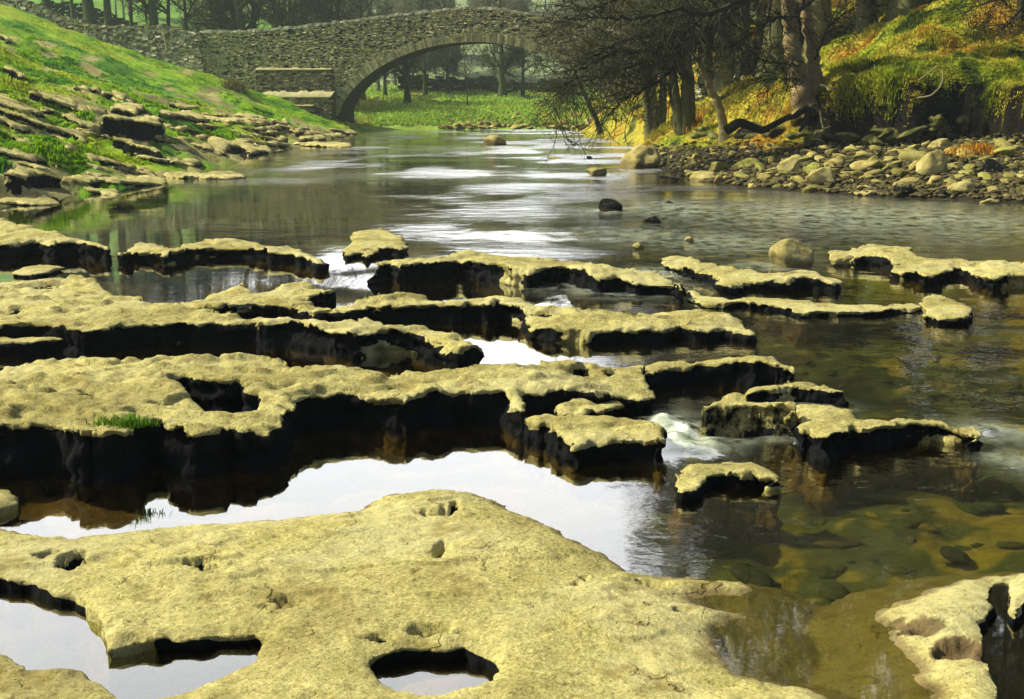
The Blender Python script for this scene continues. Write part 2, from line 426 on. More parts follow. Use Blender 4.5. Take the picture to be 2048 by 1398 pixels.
# ------------------------------------------------------------------ water
def build_water():
    m, nt, out = newmat('river_water')
    co = nt.nodes.new('ShaderNodeTexCoord').outputs['Object']
    flow = attr(nt, 'flow'); foam_sheen = attr(nt, 'foam_sheen')
    mp = N(nt, 'ShaderNodeMapping'); nt.links.new(co, mp.inputs[0]); mp.inputs['Scale'].default_value = (0.8, 1.0, 1)
    n1 = tex(nt, mp.outputs[0], 0.42, 3, 0.5)
    n2 = tex(nt, mp.outputs[0], 2.6, 4, 0.6)
    h = math_(nt, 'ADD', math_(nt, 'MULTIPLY', n1, 1.0), math_(nt, 'MULTIPLY', n2, 0.19))
    bmp = N(nt, 'ShaderNodeBump'); bmp.inputs['Distance'].default_value = 0.30
    nt.links.new(h, bmp.inputs['Height']); nt.links.new(flow, bmp.inputs['Strength'])
    lw = N(nt, 'ShaderNodeLayerWeight'); lw.inputs['Blend'].default_value = 0.5; nt.links.new(bmp.outputs[0], lw.inputs['Normal'])
    fres = math_(nt, 'ADD', 0.06, math_(nt, 'MULTIPLY', 0.94, math_(nt, 'POWER', lw.outputs['Facing'], 2.8)))
    gl = N(nt, 'ShaderNodeBsdfGlossy'); gl.inputs['Color'].default_value = (0.97, 0.97, 1.0, 1)
    nt.links.new(bmp.outputs[0], gl.inputs['Normal'])
    nt.links.new(math_(nt, 'ADD', 0.025, math_(nt, 'MULTIPLY', flow, 0.22)), gl.inputs['Roughness'])
    tr = N(nt, 'ShaderNodeBsdfTransparent'); tr.inputs['Color'].default_value = (0.76, 0.77, 0.46, 1)
    mx = N(nt, 'ShaderNodeMixShader')
    nt.links.new(fres, mx.inputs[0]); nt.links.new(tr.outputs[0], mx.inputs[1]); nt.links.new(gl.outputs[0], mx.inputs[2])
    df = N(nt, 'ShaderNodeBsdfDiffuse'); df.inputs['Color'].default_value = (0.60, 0.66, 0.54, 1)
    nt.links.new(bmp.outputs[0], df.inputs['Normal'])
    mp2 = N(nt, 'ShaderNodeMapping'); nt.links.new(co, mp2.inputs[0]); mp2.inputs['Scale'].default_value = (1.0, 1.0, 1)
    fn = tex(nt, mp2.outputs[0], 4.5, 5, 0.65)
    ff = math_(nt, 'MULTIPLY', foam_sheen, ramp(nt, fn, [(0.36, 0.0), (0.62, 1.0)]), True)
    mx2 = N(nt, 'ShaderNodeMixShader')
    nt.links.new(ff, mx2.inputs[0]); nt.links.new(mx.outputs[0], mx2.inputs[1]); nt.links.new(df.outputs[0], mx2.inputs[2])
    nt.links.new(mx2.outputs[0], out.inputs['Surface'])
    ny, nx = 520, 320
    yy = np.geomspace(2.2, 110, ny); tt = np.linspace(tan(radians(-34)), tan(radians(34)), nx)
    Y, U = np.meshgrid(yy, tt, indexing='ij'); X = Y * U
    Z = np.zeros_like(X)
    flow = 0.03 + 0.55 * sst(24, 40, Y) * sst(-9.5, -5.5, X + 0.02 * Y) + 0.55 * sst(14.5, 18, Y) * sst(-3.5, 1.5, X)
    flow *= 0.25 + 0.95 * sst(-.35, .6, fbm(X / 2.2, Y / 2.6, oct=4, seed=71))
    flow += 0.26 * sst(0.3, 1.6, X) * (1 - sst(12, 16, Y)) * sst(5.2, 6.2, Y)
    foam_sheen = np.zeros_like(X)
    def g(u, v, ru, rv, z=0.0):
        c = px(u, v, z); rx = ru * c[1] / FPX; ry = rv * c[1] ** 2 / (FPX * CAMH)
        return np.exp(-((X - c[0]) / rx) ** 2 - ((Y - c[1]) / ry) ** 2), c, ry
    for (u, v, ru, rv, A) in ((690, 525, 90, 26, .075), (1040, 470, 170, 16, .05), (900, 560, 210, 22, .06), (1000, 340, 260, 16, .05), (1500, 450, 330, 40, .07), (1800, 460, 260, 40, .05)):
        gg, c, ry = g(u, v, ru, rv)
        Z += A * np.tanh((Y - c[1]) / ry) * gg ** 0.6 * 0.8
    for (u, v, ru, rv, A) in ((1355, 868, 55, 36, .95), (1385, 892, 75, 20, .9), (1330, 850, 40, 16, .8), (1580, 880, 60, 8, .4), (1240, 575, 130, 18, .42), (1330, 545, 60, 12, .45), (1985, 865, 70, 22, .45), (2030, 925, 60, 26, .3), (1350, 420, 120, 22, .35), (1290, 470, 120, 18, .28),
                              (1530, 530, 70, 10, .35), (1930, 470, 120, 16, .2), (1215, 425, 60, 6, .4), (1640, 815, 60, 12, .35), (1480, 885, 40, 6, .4), (700, 500, 60, 10, .25), (1650, 430, 330, 34, .34), (1900, 440, 200, 30, .32), (1450, 480, 160, 24, .3), (1050, 470, 130, 10, .3), (1000, 300, 200, 10, .25), (900, 350, 260, 10, .22)):  # besides real foam, weak patches paint the sky's sheen on smooth water
        gg, c, ry = g(u, v, ru, rv); foam_sheen = np.maximum(foam_sheen, A * gg)
        flow = np.maximum(flow, 0.55 * gg * min(1, A + .3))
    Z += 0.05 * np.clip(foam_sheen, 0, 1) * (1 + fbm(X * 4, Y * 4, oct=3, seed=7))
    keep = (T(X, Y) < 0.3) & (Z > -9)
    V = np.stack([X, Y, Z], -1).reshape(-1, 3); F = grid_faces(ny, nx, keep)
    v, f, a, b = compact(V, F, flow.ravel(), foam_sheen.ravel())
    tag(mk('river_water', v, f, m, attrs={'flow': a, 'foam_sheen': b}), kind='structure')
build_water()

# ------------------------------------------------------------------ rock slabs (height field with steep, ragged walls)
def slab(name, label, cat, W, top, base=-0.55, wall=0.09, cell=None, group=None, mat=None, ragged=0.05, und=0.03, holes=(), pits=(), moss_shade_k=1.0, seed=1, under=0.6, upright=0.8, gentle=None, rel=None, rim=0.03, taper=.18):
    """W: plan outline (world xy); top: height above water (or above rel(x, y)); holes: (plan outline, floor z, band, moss)"""
    W = np.asarray(W)[:, :2]; topf = top if callable(top) else None; top = .24 if topf else top
    mn, mx_ = W.min(0) - wall - 0.12, W.max(0) + wall + 0.12
    dist = max(4.0, W[:, 1].mean())
    cell = cell or 0.0023 * dist
    nx = max(12, int((mx_[0] - mn[0]) / cell)); ny = max(12, int((mx_[1] - mn[1]) / cell))
    X, Y = np.meshgrid(np.linspace(mn[0], mx_[0], nx), np.linspace(mn[1], mx_[1], ny))
    k = 9.0 / dist                                     # finer detail near, coarser far
    d = sdf(W, X, Y)
    rg = ragged * (1.0 + 0.0 * k)
    d = d + rg * .75 * fbm(X / (rg * 5), Y / (rg * 5), oct=5, seed=seed, gain=.68)
    Rl = rel(X, Y) if rel is not None else 0.0
    zt = Rl + (topf(X) if topf else top) + und * fbm(X / 0.7, Y / 0.45, oct=4, seed=seed + 3, gain=.4) + und * 0.35 * fbm(X / 0.09, Y / 0.07, oct=3, seed=seed + 5)
    st = fbm(X / 0.9, Y / 0.35, oct=3, seed=seed + 9)
    zt = zt + und * 0.9 * sst(0.02, 0.12, st) - und * 0.9 * sst(0.35, 0.42, st)
    if rel is None and gentle is None:
        fx = (X - W[:, 0].min()) / (np.ptp(W[:, 0]) + 1e-6); ff = taper * (1 - sst(0.0, .22, fx)) + taper * (1 - sst(0.0, .22, 1 - fx))
        zt = zt - top * np.clip(ff, 0, .7) + top * .12 * noise(X / .9, Y / .7, seed=seed + 21)
    zt = zt - rim * np.exp(-np.clip(d, 0, None) / (rim * 1.6))
    zb = Rl + base
    wet = np.zeros_like(X); moss_shade = np.zeros_like(X); Z = zt
    hx, hy = (mx_[0] - mn[0]) / (nx - 1), (mx_[1] - mn[1]) / (ny - 1)
    if gentle is not None:
        L, h0 = gentle
        Z = np.where(d > 0, -0.02 + (zt + 0.02) * (1 - np.exp(-d / L)), np.maximum(-0.6, -0.02 + d * .40 - 3 * np.clip(-d - .42, 0, None) - (1.3 * np.clip(-d, 0, None) * (X < .9))))
        wet = (1 - sst(0.005, 0.03, Z)) * 0.7
        D = d + 0.5
    else:
        D = d
    for H in holes:
        dh = sdf(np.asarray(H)[:, :2], X, Y) + rg * 0.6 * fbm(X / (rg * 5), Y / (rg * 5), oct=3, seed=seed + 13)
        Z = Z - rim * np.exp(-np.clip(-dh, 0, None) / (rim * 1.6))
        D = np.minimum(D, -dh)
    for (cx, cy, rx, ry, dep, mk_, wk) in pits:
        q = 1 - np.sqrt(((X - cx) / rx) ** 2 + ((Y - cy) / ry) ** 2) + 0.45 * fbm(X / rx / .7, Y / ry / .7, oct=3, seed=seed + 17)
        p = sst(0.0, 0.45 if mk_ > .5 else .8, q)
        Z = Z - dep * p; moss_shade = np.maximum(moss_shade, mk_ * p); wet = np.maximum(wet, wk * sst(-.05, .1, q))  # dents filled with the same near-black colour
    # cut the sheet along the outline, then hang ragged walls from the cut edge
    gy, gx = np.gradient(D, hy, hx); g2 = np.maximum(gx ** 2 + gy ** 2, .15)
    stp = np.where(D < 0, -D, 0) / g2
    ln = np.minimum(1.0, 1.5 * max(hx, hy) / (stp * np.sqrt(g2) + 1e-9))
    X2 = X + gx * stp * ln; Y2 = Y + gy * stp * ln
    F = grid_faces(ny, nx); F = F[(D.ravel()[F] > 0).sum(1) >= 1]
    if rel is not None and len(F):                # one stone is one piece: keep the largest
        lb = np.arange(nx * ny)
        for _ in range(400):
            m = lb[F].min(1); l2 = lb.copy()
            for q in range(4): np.minimum.at(l2, F[:, q], m)
            l2 = l2[l2]
            if (l2 == lb).all(): break
            lb = l2
        fl = lb[F[:, 0]]; u_, c_ = np.unique(fl, return_counts=True); F = F[fl == u_[c_.argmax()]]
    V = np.stack([X2, Y2, Z], -1).reshape(-1, 3)
    gl = np.sqrt(gx ** 2 + gy ** 2) + 1e-6
    O = np.stack([-gx / gl, -gy / gl], -1).reshape(-1, 2)
    V, F, O, moss_shade, wet = compact(V, F, O, moss_shade.ravel(), wet.ravel())
    E = np.concatenate([F[:, [0, 1]], F[:, [1, 2]], F[:, [2, 3]], F[:, [3, 0]]])
    key = np.sort(E, 1); key = key[:, 0] * len(V) + key[:, 1]
    _, inv, cnt = np.unique(key, return_inverse=True, return_counts=True)
    BE = E[cnt[inv] == 1]
    bv = np.unique(BE); mp = np.full(len(V), -1); mp[bv] = np.arange(len(bv))
    if gentle is not None:                       # only the pool walls, not the drowned outer edge
        BE = BE[(V[BE[:, 0], 2] > -.3) & (V[BE[:, 1], 2] > -.3)]; bv = np.unique(BE); mp[:] = -1; mp[bv] = np.arange(len(bv))
    if len(bv):
        zr = V[bv, 2]; zb = (rel(V[bv, 0], V[bv, 1]) if rel is not None else 0.0) + base
        Hh = float(np.median(zr - zb)); K = int(np.clip(Hh / max(0.022, 0.0022 * dist), 6, 24))
        fr = np.linspace(0, 1, K + 1)[1:] ** 1.15
        rows, rm = [], []
        for f in fr:
            z = zr + (zb - zr) * f; dep = zr - z
            x, y = V[bv, 0], V[bv, 1]
            off = 0.85 * rg * fbm(x / .13, y / .13, z / .10, oct=4, seed=seed + 11, gain=.6) + 0.9 * rg * noise(x / .5, y / .5, z / .3, seed=seed + 12) - under * rg * np.sin(np.clip(dep / .22, 0, 1) * pi)
            lay = np.floor((z + .05 * noise(x / .6, y / .6, seed=seed + 18)) / .055)
            off = off + 0.9 * rg * noise(x / .35, y / .35, lay * 7.31 + .5, seed=seed + 19)
            off = off * np.clip(dep / .05, 0.25, 1) + 0.35 * rg * f
            rows.append(np.stack([x + O[bv, 0] * off, y + O[bv, 1] * off, z], -1))
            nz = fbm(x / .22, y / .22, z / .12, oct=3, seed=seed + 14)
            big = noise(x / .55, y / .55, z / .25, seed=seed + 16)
            rm.append(sst(-.10, -.03, z) * moss_shade_k * np.clip((dep - .008 - .022 * nz) / .018, 0, 1) * (1 - .8 * sst(.62, .8, big + .35 * nz)))  # wall shade painted in with the moss, from just under the rim down
        b0 = len(V); n = len(bv)
        V = np.concatenate([V] + rows); moss_shade = np.concatenate([moss_shade] + rm); wet = np.concatenate([wet] + [1 - sst(-.06, -.015, r_[:, 2]) for r_ in rows])
        a, b = BE[:, 0], BE[:, 1]; ma, mb = mp[a], mp[b]
        prev = (a, b); FW = []
        for k in range(K):
            cur = (b0 + k * n + ma, b0 + k * n + mb)
            FW.append(np.stack([prev[1], prev[0], cur[0], cur[1]], -1)); prev = cur
        F = np.concatenate([F] + FW)
    c = np.array([W[:, 0].mean(), W[:, 1].mean(), 0.0])
    if rel is not None: c[2] = float(rel(np.array([c[0]]), np.array([c[1]]))[0])
    o = mk(name, V - c, F, mat or M_rock, attrs={'moss_shade': moss_shade, 'wet': wet})
    o.location = c
    return tag(o, label, cat, group)

def P(pts, z): 
    a = np.array(pts, float); return px(a[:, 0], a[:, 1], z)

def Pit(u, v, ru, rv, z, dep, mk_, wk=0):
    c = px(u, v, z); return (c[0], c[1], ru * c[1] / FPX, rv * c[1] ** 2 / (FPX * (CAMH - z)), dep, mk_, wk)

LEDGES = [
 (0.20, 'low pale ledge with a black face by the left edge, nearest the still green water',
  [(-120, 430), (0, 437), (17, 445), (68, 456), (113, 466), (143, 478), (185, 486), (239, 497), (253, 500), (222, 494), (191, 493), (154, 483), (130, 483), (102, 493), (68, 483), (34, 487), (0, 488), (-120, 490)], {}),
 (0.15, 'narrow knobbly ledge ending in a point beside the white swirl of water',
  [(250, 499), (273, 486), (301, 484), (328, 490), (342, 493), (362, 490), (403, 484), (444, 482), (478, 484), (513, 484), (537, 489), (560, 495), (601, 498), (625, 507), (644, 517), (614, 513), (581, 505), (547, 503), (506, 496), (461, 494), (431, 494), (396, 494), (362, 502), (328, 511), (308, 499), (265, 501)], {}),
 (0.05, 'small flat pale rock lying awash between two ledges at left',
  [(25, 541), (50, 534), (75, 530), (105, 531), (130, 533), (100, 542), (65, 548), (35, 547)], {}),
 (0.225, 'broad pale shelf at left tapering to a long black-faced point in midstream',
  [(-140, 560), (0, 556), (44, 550), (96, 549), (144, 553), (171, 555), (191, 562), (205, 573), (219, 580), (239, 586), (270, 589), (300, 597), (318, 612), (380, 618), (445, 625), (520, 628), (600, 635), (650, 642), (705, 644), (733, 634), (763, 638), (815, 644), (855, 650), (905, 660), (935, 670), (962, 681), (913, 684), (888, 676), (855, 667), (815, 657), (760, 657), (705, 668), (650, 658), (632, 653), (581, 643), (533, 643), (478, 636), (424, 636), (359, 637), (307, 641), (284, 639), (232, 650), (200, 659), (165, 664), (130, 653), (80, 646), (0, 654), (-140, 656)],
  dict(taper=.32, pits=[(90, 572, 75, 7, .05, .6), (210, 612, 30, 4, .05, .7), (40, 622, 40, 3, .05, .7), (150, 622, 45, 3, .04, .6)])),
 (0.12, 'thin low ridge of rock under the broad left shelf',
  [(-140, 676), (0, 671), (51, 666), (102, 665), (137, 661), (171, 663), (205, 665), (232, 671), (195, 677), (160, 671), (137, 673), (100, 679), (50, 682), (0, 682), (-140, 686)], {}),
 (0.185, 'long wavy black-faced ledge behind the white pool, ending at a notch',
  [(300, 598), (373, 597), (400, 594), (410, 585), (444, 574), (485, 574), (513, 580), (537, 580), (564, 572), (598, 571), (632, 576), (672, 579), (632, 589), (605, 593), (620, 600), (650, 610), (664, 611), (705, 605), (760, 595), (815, 593), (870, 598), (906, 600), (943, 595), (998, 595), (1035, 599), (1071, 606), (1106, 612), (1062, 619), (1053, 614), (1035, 610), (998, 603), (980, 610), (936, 603), (906, 607), (870, 605), (815, 607), (760, 610), (723, 614), (687, 618), (640, 618), (605, 613), (580, 606), (480, 606), (440, 613), (380, 610), (320, 608)],
  dict(pits=[(560, 590, 45, 3, .05, .8), (500, 604, 60, 4, .04, .7)])),
 (0.145, 'flat oblong slab with a straight black face right of the white pool',
  [(1056, 620), (1100, 616), (1126, 620), (1170, 622), (1254, 622), (1339, 620), (1398, 620), (1445, 631), (1485, 641), (1508, 655), (1470, 652), (1449, 643), (1418, 652), (1359, 646), (1343, 652), (1280, 656), (1254, 652), (1181, 658), (1126, 654), (1089, 653), (1056, 648)],
  dict(pits=[(1100, 628, 30, 4, .04, .7)])),
 (0.20, 'long curving ledge with a thick black face below the midstream riffle',
  [(749, 536), (760, 518), (796, 512), (840, 512), (884, 512), (914, 507), (943, 505), (980, 505), (1016, 507), (1060, 511), (1108, 520), (1144, 525), (1181, 527), (1218, 534), (1273, 540), (1320, 544), (1346, 551), (1364, 573), (1346, 558), (1320, 556), (1273, 557), (1236, 547), (1199, 553), (1170, 546), (1126, 531), (1097, 533), (1071, 541), (1053, 541), (1038, 536), (1016, 536), (1002, 530), (965, 526), (943, 522), (917, 519), (884, 526), (840, 527), (796, 530), (778, 520), (756, 525)], {}),
 (0.10, 'low knobbly rock jutting up beside the white swirl of water',
  [(685, 505), (700, 493), (707, 485), (705, 465), (720, 461), (745, 458), (765, 456), (780, 465), (795, 472), (810, 480), (815, 490), (800, 500), (775, 497), (740, 506), (730, 511), (725, 502), (690, 507)], {}),
 (0.12, 'low broken ledge in the riffle just left of the big pale boulder',
  [(1323, 514), (1351, 510), (1374, 514), (1410, 526), (1437, 531), (1469, 535), (1489, 541), (1500, 539), (1532, 547), (1579, 545), (1607, 539), (1634, 545), (1650, 553), (1673, 551), (1691, 561), (1666, 562), (1634, 559), (1618, 555), (1579, 561), (1532, 559), (1500, 558), (1461, 570), (1430, 566), (1445, 554), (1400, 542), (1360, 534), (1335, 524)], {}),
 (0.12, 'knobbly ledge running off the right edge past the big pale boulder',
  [(1658, 502), (1693, 500), (1732, 494), (1772, 494), (1819, 498), (1823, 506), (1850, 516), (1909, 520), (1968, 524), (2008, 527), (2048, 531), (2200, 545), (2200, 570), (2048, 551), (2028, 551), (1988, 561), (1949, 547), (1933, 537), (1909, 530), (1886, 545), (1850, 550), (1831, 543), (1791, 537), (1784, 518), (1732, 510), (1709, 514), (1693, 510), (1665, 509)], {}),
 (0.06, 'thin strip of rock barely above the water at right',
  [(1370, 577), (1390, 577), (1410, 588), (1437, 592), (1465, 598), (1485, 592), (1524, 592), (1579, 596), (1607, 600), (1634, 604), (1700, 611), (1760, 612), (1820, 606), (1840, 610), (1760, 620), (1693, 621), (1634, 623), (1600, 623), (1560, 613), (1500, 607), (1480, 603), (1450, 608), (1400, 603), (1385, 591)], {}),
 (0.08, 'small low rock ledge standing alone in the water near the right edge',
  [(1846, 600), (1860, 592), (1885, 592), (1905, 600), (1935, 604), (1945, 618), (1940, 632), (1890, 636), (1850, 628), (1845, 618)], {}),
 (0.245, 'big pale pitted ledge across the left half with a tall black face',
  [(-160, 728), (0, 724), (20, 717), (61, 714), (85, 720), (120, 712), (133, 708), (157, 712), (178, 720), (239, 724), (297, 727), (325, 719), (349, 716), (376, 726), (403, 727), (437, 727), (461, 720), (485, 724), (547, 731), (588, 739), (650, 741), (687, 743), (742, 749), (796, 749), (855, 752), (906, 749), (961, 745), (1016, 747), (1053, 745), (1078, 743), (1089, 736), (1111, 730), (1163, 728), (1236, 723), (1265, 719), (1280, 720), (1276, 734), (1291, 743), (1317, 763), (1280, 772), (1254, 768), (1199, 777), (1155, 772), (1108, 775), (1055, 777), (1046, 803), (1024, 797), (1002, 776), (965, 775), (928, 775), (888, 779), (855, 783), (815, 794), (789, 794), (742, 788), (705, 784), (650, 789), (632, 789), (598, 797), (572, 812), (560, 835), (530, 850), (478, 856), (461, 846), (444, 852), (383, 856), (362, 846), (335, 842), (308, 829), (294, 832), (260, 846), (250, 858), (205, 856), (164, 854), (137, 846), (113, 839), (85, 838), (51, 842), (0, 840), (-160, 845)],
  dict(tilted=True, holes=[([(331, 765), (376, 761), (427, 773), (478, 772), (492, 785), (513, 789), (519, 806), (509, 816), (478, 833), (448, 826), (410, 820), (369, 792), (342, 775)], -.05, .08, .9, 0)],
       pits=[(135, 805, 22, 6, .06, 1), (175, 797, 25, 8, .06, 1), (75, 740, 45, 7, .06, .9), (10, 741, 40, 4, .05, .9), (1160, 737, 26, 8, .09, 1), (1225, 737, 20, 5, .05, .8), (1195, 752, 45, 3, .03, .6), (318, 752, 14, 3, .04, .8), (560, 780, 30, 8, .05, .5), (40, 797, 30, 3, .04, .7), (600, 775, 40, 4, .04, .5)])),
 (0.10, 'lit tongue of rock running down to the water in a gully of the big ledge',
  [(548, 842), (566, 820), (572, 838), (560, 862), (545, 880), (512, 893), (492, 890), (486, 880), (505, 868), (528, 858)], {}),
 (0.19, 'black ledge with a thin lit crest running right from the big pale ledge',
  [(1262, 726), (1284, 718), (1310, 714), (1340, 712), (1380, 714), (1420, 712), (1463, 709), (1480, 714), (1500, 717), (1525, 715), (1550, 716), (1575, 724), (1592, 732), (1560, 728), (1540, 724), (1510, 724), (1480, 720), (1450, 718), (1400, 720), (1350, 722), (1300, 738), (1270, 742)], {}),
 (0.13, 'wet grey block lying against the foot of the big pale ledge by the cascade',
  [(1047, 846), (1056, 836), (1089, 835), (1144, 835), (1199, 833), (1236, 838), (1291, 851), (1320, 866), (1326, 886), (1290, 882), (1240, 880), (1150, 888), (1116, 874), (1092, 852), (1060, 846)], dict(moss_shade_k=.75, taper=0)),
 (0.13, 'small lit step on the face of the big pale ledge above the wet block',
  [(1110, 812), (1155, 797), (1221, 792), (1265, 786), (1240, 798), (1238, 812), (1207, 819), (1163, 829), (1112, 827)], {}),
 (0.23, 'square brown-faced block standing beside the little cascade',
  [(1406, 808), (1449, 789), (1473, 791), (1500, 799), (1555, 801), (1598, 816), (1558, 809), (1500, 808), (1449, 806), (1414, 810)], dict(moss_shade_k=.5, extra=.10, taper=0)),
 (0.12, 'black low rock just behind the square brown-faced block',
  [(1481, 785), (1489, 773), (1524, 773), (1555, 769), (1595, 766), (1626, 767), (1658, 773), (1681, 782), (1658, 781), (1626, 776), (1595, 774), (1555, 778), (1532, 778), (1500, 781)], {}),
 (0.16, 'dark ledge with a lit top between the square block and the right edge',
  [(1579, 800), (1634, 801), (1689, 813), (1713, 829), (1784, 834), (1831, 830), (1870, 825), (1894, 829), (1909, 840), (1949, 842), (1975, 868), (1949, 854), (1925, 846), (1902, 844), (1870, 840), (1831, 841), (1784, 847), (1725, 850), (1705, 847), (1673, 866), (1654, 874), (1634, 866), (1618, 848), (1602, 852), (1600, 832)], {}),
 (0.09, 'low rock with a lit top standing alone above the sunken brown stones',
  [(1355, 944), (1374, 930), (1402, 924), (1457, 922), (1504, 922), (1520, 932), (1551, 946), (1567, 958), (1504, 946), (1472, 947), (1445, 937), (1425, 946), (1414, 962), (1390, 970), (1367, 970)], {}),
]
for i, (z, lab, pts, kw) in enumerate(LEDGES):
    kw = dict(kw)
    ztop_ = z
    if kw.pop('tilted', False):                # the bed rises towards the left
        W = P(pts, np.interp([p[0] for p in pts], [0, 700], [.34, .235])); ztop_ = lambda X: np.interp(X, [-3.0, -.95], [.34, .235])
    else: W = P(pts, z)
    ex = kw.pop('extra', 0)
    holes = [P(h, z) for h, *_ in kw.pop('holes', [])]
    pits = [Pit(u, v, ru, rv, z, dep, mm) for u, v, ru, rv, dep, mm in kw.pop('pits', [])]
    y = W[:, 1].mean()
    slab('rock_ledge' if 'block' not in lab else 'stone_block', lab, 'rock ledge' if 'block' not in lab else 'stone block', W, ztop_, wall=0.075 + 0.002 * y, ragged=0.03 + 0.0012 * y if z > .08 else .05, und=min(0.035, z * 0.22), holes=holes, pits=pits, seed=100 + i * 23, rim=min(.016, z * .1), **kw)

# the foreground slab, with its pools
ZF = 0.075
FG = [(-500, 1080), (-60, 1040), (0, 1052), (40, 1058), (90, 1070), (150, 1076), (280, 1060), (400, 1046), (530, 1036), (650, 1028), (705, 1018), (745, 995), (800, 982), (860, 976), (945, 984), (1000, 1000), (1030, 1016), (1100, 1046), (1160, 1078), (1205, 1098), (1240, 1118), (1262, 1140), (1310, 1146), (1380, 1148), (1440, 1158), (1490, 1162), (1522, 1180), (1495, 1200), (1440, 1198), (1405, 1205), (1440, 1216), (1500, 1226), (1532, 1240), (1480, 1246), (1440, 1262), (1452, 1300), (1500, 1345), (1560, 1362), (1640, 1378), (1690, 1400), (1720, 1440), (1830, 1440), (1835, 1385), (1805, 1350), (1795, 1318), (1775, 1290), (1755, 1262), (1735, 1240), (1722, 1218), (1760, 1205), (1800, 1190), (1850, 1172), (1900, 1158), (1960, 1146), (2020, 1140), (2120, 1138), (2500, 1150), (2700, 1900), (-700, 1900)]
hz = 0.055
FGH = [
 ([(-200, 1150), (0, 1154), (40, 1162), (75, 1168), (120, 1185), (150, 1188), (172, 1200), (190, 1222), (213, 1252), (216, 1292), (260, 1284), (320, 1276), (400, 1272), (450, 1266), (505, 1264), (527, 1282), (512, 1312), (490, 1330), (455, 1350), (400, 1372), (340, 1390), (300, 1402), (240, 1400), (205, 1380), (165, 1345), (120, 1338), (70, 1338), (40, 1320), (0, 1296), (-200, 1270)], -0.3, .06, 1.0, 0),
 ([(735, 1322), (760, 1305), (800, 1300), (850, 1296), (890, 1300), (925, 1296), (960, 1308), (1000, 1330), (1008, 1340), (985, 1360), (960, 1378), (900, 1390), (840, 1388), (790, 1374), (750, 1352)], -0.3, .06, 1.0, 0),
 ([(1978, 1165), (1988, 1146), (2022, 1142), (2016, 1185), (2030, 1232), (2042, 1205), (2200, 1190), (2300, 1900), (2030, 1900), (2000, 1420), (1985, 1350), (1966, 1300), (1955, 1240), (1988, 1214), (1976, 1188)], -0.5, .06, 1.0, 0),
 ([(1788, 1240), (1815, 1226), (1855, 1224), (1895, 1236), (1905, 1252), (1870, 1262), (1815, 1260)], 0.10, .14, 0, .9),
 ([(1880, 1285), (1905, 1274), (1945, 1278), (1968, 1300), (1950, 1322), (1905, 1318), (1885, 1300)], 0.04, .12, .35, .9),
]
FGP = [(95, 1115, 35, 10, .07, 1), (150, 1130, 28, 22, .09, 1), (130, 1140, 30, 8, .06, 1), (395, 1140, 28, 8, .05, .9), (378, 1138, 10, 5, .05, 1), (418, 1147, 22, 6, .05, 1), (880, 1028, 34, 16, .07, .35), (905, 1022, 12, 16, .08, 1), (845, 1030, 20, 8, .05, .2), (880, 1100, 24, 20, .07, .45), (880, 1095, 8, 10, .06, 1),
       (928, 986, 16, 4, .05, .9), (910, 1005, 10, 5, .05, .9), (835, 1152, 14, 4, .03, .9), (1168, 1165, 8, 14, .05, .9), (1150, 1180, 16, 4, .03, .6), (570, 1215, 40, 14, .05, .35), (1830, 1190, 30, 8, .03, .3), (640, 1015, 14, 3, .02, .8), (1300, 1160, 40, 14, .05, .0), (860, 1270, 70, 16, .06, .1), (760, 1285, 40, 8, .06, .9), (1365, 1216, 25, 7, .05, .9)]
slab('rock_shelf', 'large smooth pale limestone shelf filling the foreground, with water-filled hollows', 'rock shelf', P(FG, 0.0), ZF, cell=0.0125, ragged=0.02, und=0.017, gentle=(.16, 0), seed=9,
     holes=[P(h, hz) for h, *_ in FGH[:3]], pits=[Pit(u, v, ru, rv, hz, dep, mm) for u, v, ru, rv, dep, mm in FGP] + [Pit(1845, 1245, 62, 22, hz, .035, 0, .8), Pit(1838, 1249, 36, 10, hz, .03, 0, .9), Pit(1925, 1298, 52, 28, hz, .06, .3, .9), Pit(1690, 1300, 10, 10, hz, .0, 0, 0)])
slab('rock_lump', 'small lit lump of rock at the left edge by the brown pool', 'rock', P([(-60, 975), (0, 966), (20, 970), (36, 982), (30, 1000), (8, 1010), (-60, 1015)], .06), .06, ragged=.02, und=.012, seed=77, moss_shade_k=.2)

# ------------------------------------------------------------------ loose stones
def stone_mesh(seed, sub=4, flat=0.6, ang=0.35, cuts=14):
    import bmesh
    bm = bmesh.new(); bmesh.ops.create_icosphere(bm, subdivisions=sub, radius=1.0)
    V = np.array([v.co[:] for v in bm.verts]); F = np.array([[v.index for v in f.verts] for f in bm.faces]); bm.free()
    rng = np.random.default_rng(seed)
    # planes cut off the ball give flat worn faces
    for k in range(cuts):
        n = rng.normal(size=3); n /= np.linalg.norm(n); c = rng.uniform(0.5, 0.86)
        q = V @ n - c
        V = V - np.where(q > 0, q * 0.97, 0)[:, None] * n
    V = V * (1 + ang * 0.35 * fbm(V[:, 0] * 1.3 + seed, V[:, 1] * 1.3, V[:, 2] * 1.3, oct=3, seed=seed))[:, None]
    V = V * (1 + 0.03 * fbm(V[:, 0] * 6 + seed, V[:, 1] * 6, V[:, 2] * 6, oct=2, seed=seed))[:, None]
    V[:, 2] *= flat; V[:, 0] *= rng.uniform(1.0, 1.35)
    ms = np.clip(0.5 - V[:, 2] / flat * 1.1, 0, 1) * 0.55
    return V, F, ms
STONES = []
for sd in range(10):
    V, F, ms = stone_mesh(sd + 5, 3, 0.5 + 0.03 * sd)
    o = mk('cobble', V, F, M_cobble, attrs={'moss_shade': ms * 0, 'wet': ms * 0})
    STONES.append(o.data); bpy.data.objects.remove(o)

